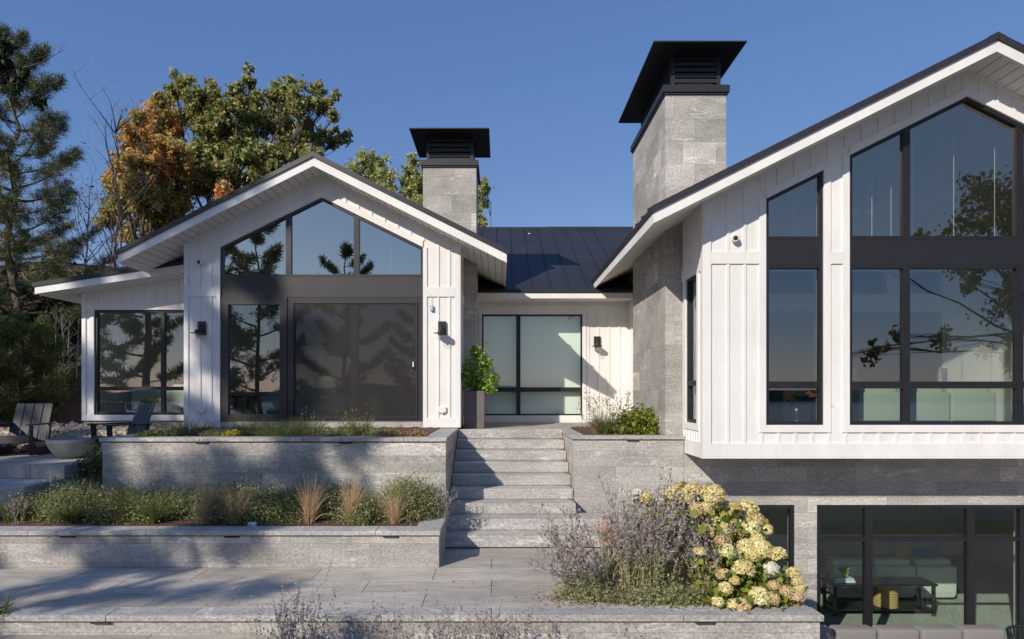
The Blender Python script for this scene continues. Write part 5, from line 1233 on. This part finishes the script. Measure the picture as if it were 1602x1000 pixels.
bl = [(998, 772, 7, 2, 7.4), (997, 785, 7, 2, 7.4), (1013, 781, 10, 0, 7.3), (1030, 786, 8, 2, 7.3), (1052, 775, 12, 0, 7.3), (1062, 768, 11, 0, 7.4), (1082, 771, 14, 0, 7.3), (1072, 781, 8, 0, 7.2), (1115, 774, 15, 3, 7.2), (1119, 791, 7, 0, 7.2), (1090, 797, 10, 1, 7.1), (1104, 795, 8, 0, 7.1),
      (1092, 810, 7, 1, 7.1), (1137, 800, 14, 3, 7.4), (1150, 793, 8, 1, 7.1), (1170, 796, 13, 3, 7.4), (1183, 814, 10, 1, 7.3), (1156, 815, 15, 0, 7.3), (1170, 829, 16, 0, 7.2), (1140, 815, 10, 0, 7.2), (1198, 829, 9, 3, 7.3), (1115, 818, 11, 3, 7.2), (1130, 830, 12, 0, 7.1), (1105, 832, 10, 0, 7.0),
      (1130, 847, 11, 1, 6.95), (1135, 862, 12, 0, 6.9), (1167, 857, 12, 0, 7.0), (1190, 862, 15, 3, 6.95), (1178, 868, 10, 0, 6.9), (1216, 868, 11, 3, 6.9), (1095, 865, 8, 0, 6.9), (1163, 892, 14, 0, 6.75), (1133, 901, 10, 1, 6.8), (1149, 909, 7, 0, 6.7), (1206, 890, 10, 2, 6.9), (1241, 897, 9, 3, 6.75), (1248, 910, 8, 3, 6.72), (1251, 922, 8, 3, 6.7),
      (1210, 917, 8, 1, 6.68), (1230, 928, 10, 1, 6.66), (1246, 935, 9, 1, 6.62), (1209, 937, 9, 1, 6.6), (1187, 935, 14, 0, 6.6), (1135, 921, 9, 0, 6.65), (1123, 942, 8, 0, 6.6), (1147, 946, 8, 3, 6.58), (1162, 948, 11, 1, 6.56), (1119, 887, 7, 1, 6.9), (1185, 845, 9, 0, 7.0), (1150, 870, 8, 0, 7.0)]
cen = []; sm = MB()
for i, (px, py, r, k, Y) in enumerate(bl):
    Y = Y + .0; c_ = (PX(px, Y), Y, PZ(py, Y)); R_ = r * Y / F * 1.28
    o = bpy.data.objects.new('bloom', BM[k]); C.objects.link(o); o.parent = hy; o.location = Vector(c_) - Vector(HB); o.scale = (R_,) * 3; o.rotation_euler = (rnd.uniform(-.5, .3), rnd.uniform(-.4, .4), rnd.uniform(0, 6.28)); cen.append(c_)
    if k == 2: o['label'] = 'white bloom'
    elif k == 1: o['label'] = 'pinkish tan bloom'
    limb(sm, (HB[0] + rnd.uniform(-.25, .25), HB[1] + rnd.uniform(-.1, .2), zb), c_, .008, .004, .08, 5, 4)
sm.build('stem', 'bark', hy)
cs = np.array(cen); base_ = np.array(HB); n = 4200; i = rng.integers(0, len(cs), n); t_ = rng.uniform(.25, .93, (n, 1)) ; c_ = base_ + (cs[i] - base_) * t_ + rng.normal(size=(n, 3)) * [.09, .09, .07]
c_[:, 2] = np.maximum(c_[:, 2], zb + .02); qmesh('foliage', leaves(c_, .07, .75, .2), 'hydrangea_leaf', hy)

# upper planter growth: each clump a thing, sparse grass between
SU = UPZ - .03
names = []
for i, (px, w_, h, mt, lb) in enumerate(((258, .20, .14, 'catmint_leaf', 'leafy green clump right of the yellow stonecrop'), (300, .3, .16, 'green_blade', 'soft green grass clump below the left lantern'), (345, .26, .15, 'catmint_leaf', 'leafy clump at the corner of the fixed window'), (395, .3, .17, 'green_blade', 'green grass clump under the fixed window'),
                                         (435, .28, .16, 'green_blade', 'green grass clump below the window stile'), (480, .28, .17, 'green_blade', 'green grass clump at the left end of the insect screen'), (520, .24, .14, 'catmint_leaf', 'sparse leafy clump below the screen'), (560, .22, .18, 'green_blade', 'wispy grass clump below the middle of the screen'), (600, .2, .14, 'catmint_leaf', 'small leafy clump with a purple flower'))):
    Y = 10.0 + .5 * (i % 2); x = PX(px, Y); o = thing('planter_grass', lb, 'grass', (x, Y, SU), 'low clumps along the upper planter')
    if mt == 'green_blade': qmesh('blades', ribbons(blades(x, Y, SU, 420, h * 1.45, w_ * 1.2, w_ * .9, K=5, droop=.9, hv=.5), .006), mt, o)
    else:
        c_ = rng.normal(size=(1300, 3)) * [w_ * .5, .12, .03] + [x, Y, SU + .05]; c_[:, 2] = np.maximum(c_[:, 2], SU + .005); qmesh('foliage', leaves(c_, .028), mt, o); qmesh('blades', ribbons(blades(x, Y, SU, 120, h, w_, w_ * .8, K=5, droop=.9, hv=.4), .005), 'green_blade', o)
    if i % 2: 
        P = blades(x, Y - .1, SU, 7, .34, .1, .2, K=6, droop=.2); qmesh('seed_stalks', np.concatenate([ribbons(P, .005), leaves(np.concatenate([P[:, -1] + rng.normal(size=(7, 3)) * [.006, .006, .025] for _ in range(10)]), .016)]), 'tan_blade', o)
for px, mt, lb, w_ in ((230, 'stonecrop_yellow', 'yellow stonecrop at the left end of the upper planter', .16), (362, 'stonecrop_yellow', 'small yellow flowering clump under the fixed window', .1), (648, 'stonecrop', 'reddish brown stonecrop at the right end of the upper planter', .2), (615, 'stonecrop', 'brown dry groundcover left of the reddish stonecrop', .18)):
    Y = 9.85; x = PX(px, Y); o = thing('stonecrop', lb, 'plant', (x, Y, SU), 'stonecrop clumps in the upper planter'); c_ = rng.normal(size=(900, 3)) * [w_ * .5, .07, .028] + [x, Y, SU + .045]; c_[:, 2] = np.maximum(c_[:, 2], SU + .005); qmesh('foliage', leaves(c_, .026, .8), mt, o); qmesh('stem', ribbons(blades(x, Y, SU, 30, .08, w_, w_ * .5, K=3), .004), 'sage_stem', o)
for px, lb in ((552, 'thin meadow stalks in front of the screen'), (578, 'tall feathery stalks right of the screen middle'), (535, 'short seed stalks near the screen middle'), (620, 'leafy stalk near the white panel')):
    Y = 10.1; x = PX(px, Y); o = thing('meadow_stalks', lb, 'plant', (x, Y, SU), 'thin stalks in the upper planter'); P = blades(x, Y, SU, 9, .40 if px != 620 else .2, .12, .06, K=6, droop=.2)
    qmesh('stem', ribbons(P, .005), 'green_blade', o); c_ = np.concatenate([P[:, k] + rng.normal(size=(9, 3)) * .012 for k in (2, 3, 4, 5, 5)]); qmesh('foliage', leaves(c_, .035, .35), 'green_blade', o)
# fallen leaves and needles (countless)
def litter(n, fx, name, label, mat, L=.035):
    q = np.array([fx() for _ in range(n)]); d = unit(rng.normal(size=(n, 3)) * [1, 1, .12]); e = unit(np.cross(d, np.array([[0, 0, 1.]]) + rng.normal(size=(n, 3)) * .15)); l_ = L * rng.uniform(.4, 1.1, (n, 1)) * .5; f = e * l_ * .5
    tag(qmesh(name, np.stack([q + d * l_, q + f, q - d * l_, q - f], 1), mat), label, kind='stuff')
def fa():
    if rnd.random() < .55: return (rnd.gauss(.75, .22), rnd.gauss(6.85, .12), TZ + .012)
    return (rnd.uniform(-7, 3), 6.4 + 3.0 * rnd.random() ** 1.5 if rnd.random() < .5 else rnd.uniform(6.4, 7.9), TZ + .012)
litter(650, fa, 'fallen_needles', 'rusty fallen needles scattered over the terrace paving', 'rust_needles', .035)
litter(500, lambda: (rnd.uniform(-5.3, -1.1), rnd.uniform(9.7, 10.6), UPZ + .0 + .012), 'leaf_litter', 'dry litter on the upper planter soil', 'dry_leaf', .04)
litter(900, lambda: (rnd.uniform(-7.5, -1.1), rnd.uniform(8.36, 8.75), LPZ + .0 + .006), 'leaf_litter', 'dry litter on the low planter soil', 'dry_leaf', .04)
# small spill of dry growth left of the upper planter
x, Y = PX(140, 9.3), 9.35; mound(x, Y, LPZ + .02, .3, .25, .32, 'dry_leaf', 1500, .04, 'brown dry groundcover beside the steps to the side patio', 'dry_groundcover', wisps=0)
x, Y = PX(148, 10.2), 10.2; mound(x, Y, -.6, .18, .2, .4, 'green_blade', 900, .05, 'drooping green plant at the left end of the upper planter', 'drooping_plant', wisps=0)
# white tag lying on the soil
x, Y = PX(395, 8.45), 8.45; m = MB(); m.box(x - .055, x + .05, Y - .03, Y + .03, LPZ - .02, LPZ + .035); tag(m.build('plant_tag', 'pale_tag', bevel=.01, loc=(x, Y, LPZ)), 'crumpled white plant tag on the soil behind the coping', 'tag')
# right planter
x, Y = PX(945, 11.0), 11.0; o = thing('fountain_grass', 'green fountain grass with tan plumes in the short right planter', 'grass', (x, Y, -.04)); P = blades(x, Y, -.04, 520, .40, .36, .12, K=6, droop=1.2); qmesh('blades', ribbons(P, .007), 'green_blade', o)
P = blades(x - .08, Y, -.04, 90, .52, .30, .12, K=6, droop=.3); c_ = np.concatenate([P[:, -1] + rng.normal(size=(90, 3)) * [.012, .012, .03] for _ in range(12)]); qmesh('plumes', np.concatenate([ribbons(P, .004), leaves(c_, .022)]), 'tan_blade', o)
x, Y = PX(1000, 11.1), 11.1; mound(x, Y, -.04, .38, .3, .46, 'hydrangea_leaf', 1500, .07, 'leafy green shrub in the short right planter by the chimney', 'leafy_shrub', cat='shrub', wisps=0)
x, Y = PX(975, 11.5), 11.5; sage(x, Y, -.04, 8, .72, .15, 'thin dry stalk rising between fountain grass and shrub', leafy=0, grp=None, name='dry_stalk', fm='tan_blade', fs=.02)
# tall pot at the entrance with its trailing plant
x, Y = PX(743, 12.55), 12.55
o = thing('tall_planter', 'tall square dark grey pot standing beside the entrance landing', 'planter', (x, Y, -.004)); m = MB(); hw = .185; ht = PZ(612, 12.4)
m.prism([(x - hw, 0), (x + hw, 0), (x + hw + .01, ht), (x - hw - .01, ht)], Y - hw, Y + hw); m.build('pot', 'concrete_dark', o, bevel=.008)
m = MB(); m.box(x - hw + .02, x + hw - .02, Y - hw + .02, Y + hw - .02, ht, ht + .01); m.build('soil', 'mulch', o)
o = thing('trailing_plant', 'bushy bright green plant spilling from the tall pot', 'plant', (x, Y, ht)); ce = []
for px, py, r in ((752, 560, 12), (735, 575, 14), (755, 585, 18), (770, 595, 12), (735, 598, 14), (750, 605, 16), (768, 608, 10), (745, 550, 9), (728, 590, 8), (760, 570, 12)):
    R_ = r * Y / F; ce.append(np.array([PX(px, Y), Y - .03 + rnd.uniform(-.15, .1), PZ(py, Y)]) + unit(rng.normal(size=(330, 3))) * rng.uniform(.3, 1.1, (330, 1)) * R_)
P = blades(x, Y, ht, 14, .72, .26, .06, K=7, droop=.2, hv=.3); qmesh('stem', ribbons(P, .006), 'green_blade', o)
ce.append(np.concatenate([P[:, k] + rng.normal(size=(14, 3)) * .025 for k in (3, 4, 5, 5, 6, 6)])); qmesh('foliage', leaves(np.concatenate(ce), .048, .75, .2), 'bright_leaf', o)

# foreground sage tops and a pine tip
zf = -2.15
for px, h, n, sp, ln, lb in ((470, .62, 60, .36, 0, 'foreground sage bush furthest left below the terrace edge'), (440, .52, 30, .3, -.1, 'foreground sage twigs at the left of the lower bed'), (600, .50, 40, .34, 0, 'foreground sage bush left of the middle below the terrace edge'), (660, .42, 30, .3, .05, 'low foreground sage tips near the middle'),
                             (745, .50, 55, .34, 0, 'foreground sage bush under the steps'), (800, .44, 30, .3, 0, 'low foreground sage tips right of the steps'), (890, .40, 14, .2, 0, 'sparse sage tips below the terrace coping'), (985, .36, 12, .2, 0, 'sparsest sage tips furthest right below the coping')):
    Y = 5.75; sage(PX(px, Y), Y, zf + .06 if px > 560 else zf + .02, n, h + .28, sp, lb, lean=(ln, 0), leafy=500, grp='foreground sage bushes cut by the bottom edge', fs=.020, sw=.0045)
x, Y = PX(432, 5.7), 5.72; mound(x, Y, zf, .3, .2, .47, 'catmint_leaf', 1500, .03, 'green mound under the foreground sage at lower left', 'foreground_mound', wisps=0)
bx, by, bz = -4.2, 4.95, -1.7
o = thing('pine_seedling', 'pale pine tip poking in at the lower left corner', 'tree', (bx, by, bz)); m = MB(); tip = (PX(2, 5.2), 5.2, PZ(955, 5.2)); limb(m, (bx, by, bz), tip, .02, .006, .05, 5, 5); m.build('trunk', 'bark', o)
n = 150; d = unit(rng.normal(size=(n, 3)) * [.9, .8, .6] + [.6, 0, .35]); c_ = np.array(tip) + rng.normal(size=(n, 3)) * [.03, .03, .03]; s_ = unit(np.cross(d, rng.normal(size=(n, 3)))) * .0022; l_ = rng.uniform(.08, .13, (n, 1)); qmesh('crown', np.stack([c_ - s_, c_ + s_, c_ + d * l_ + s_ * .4, c_ + d * l_ - s_ * .4], 1), 'pine_young', o)
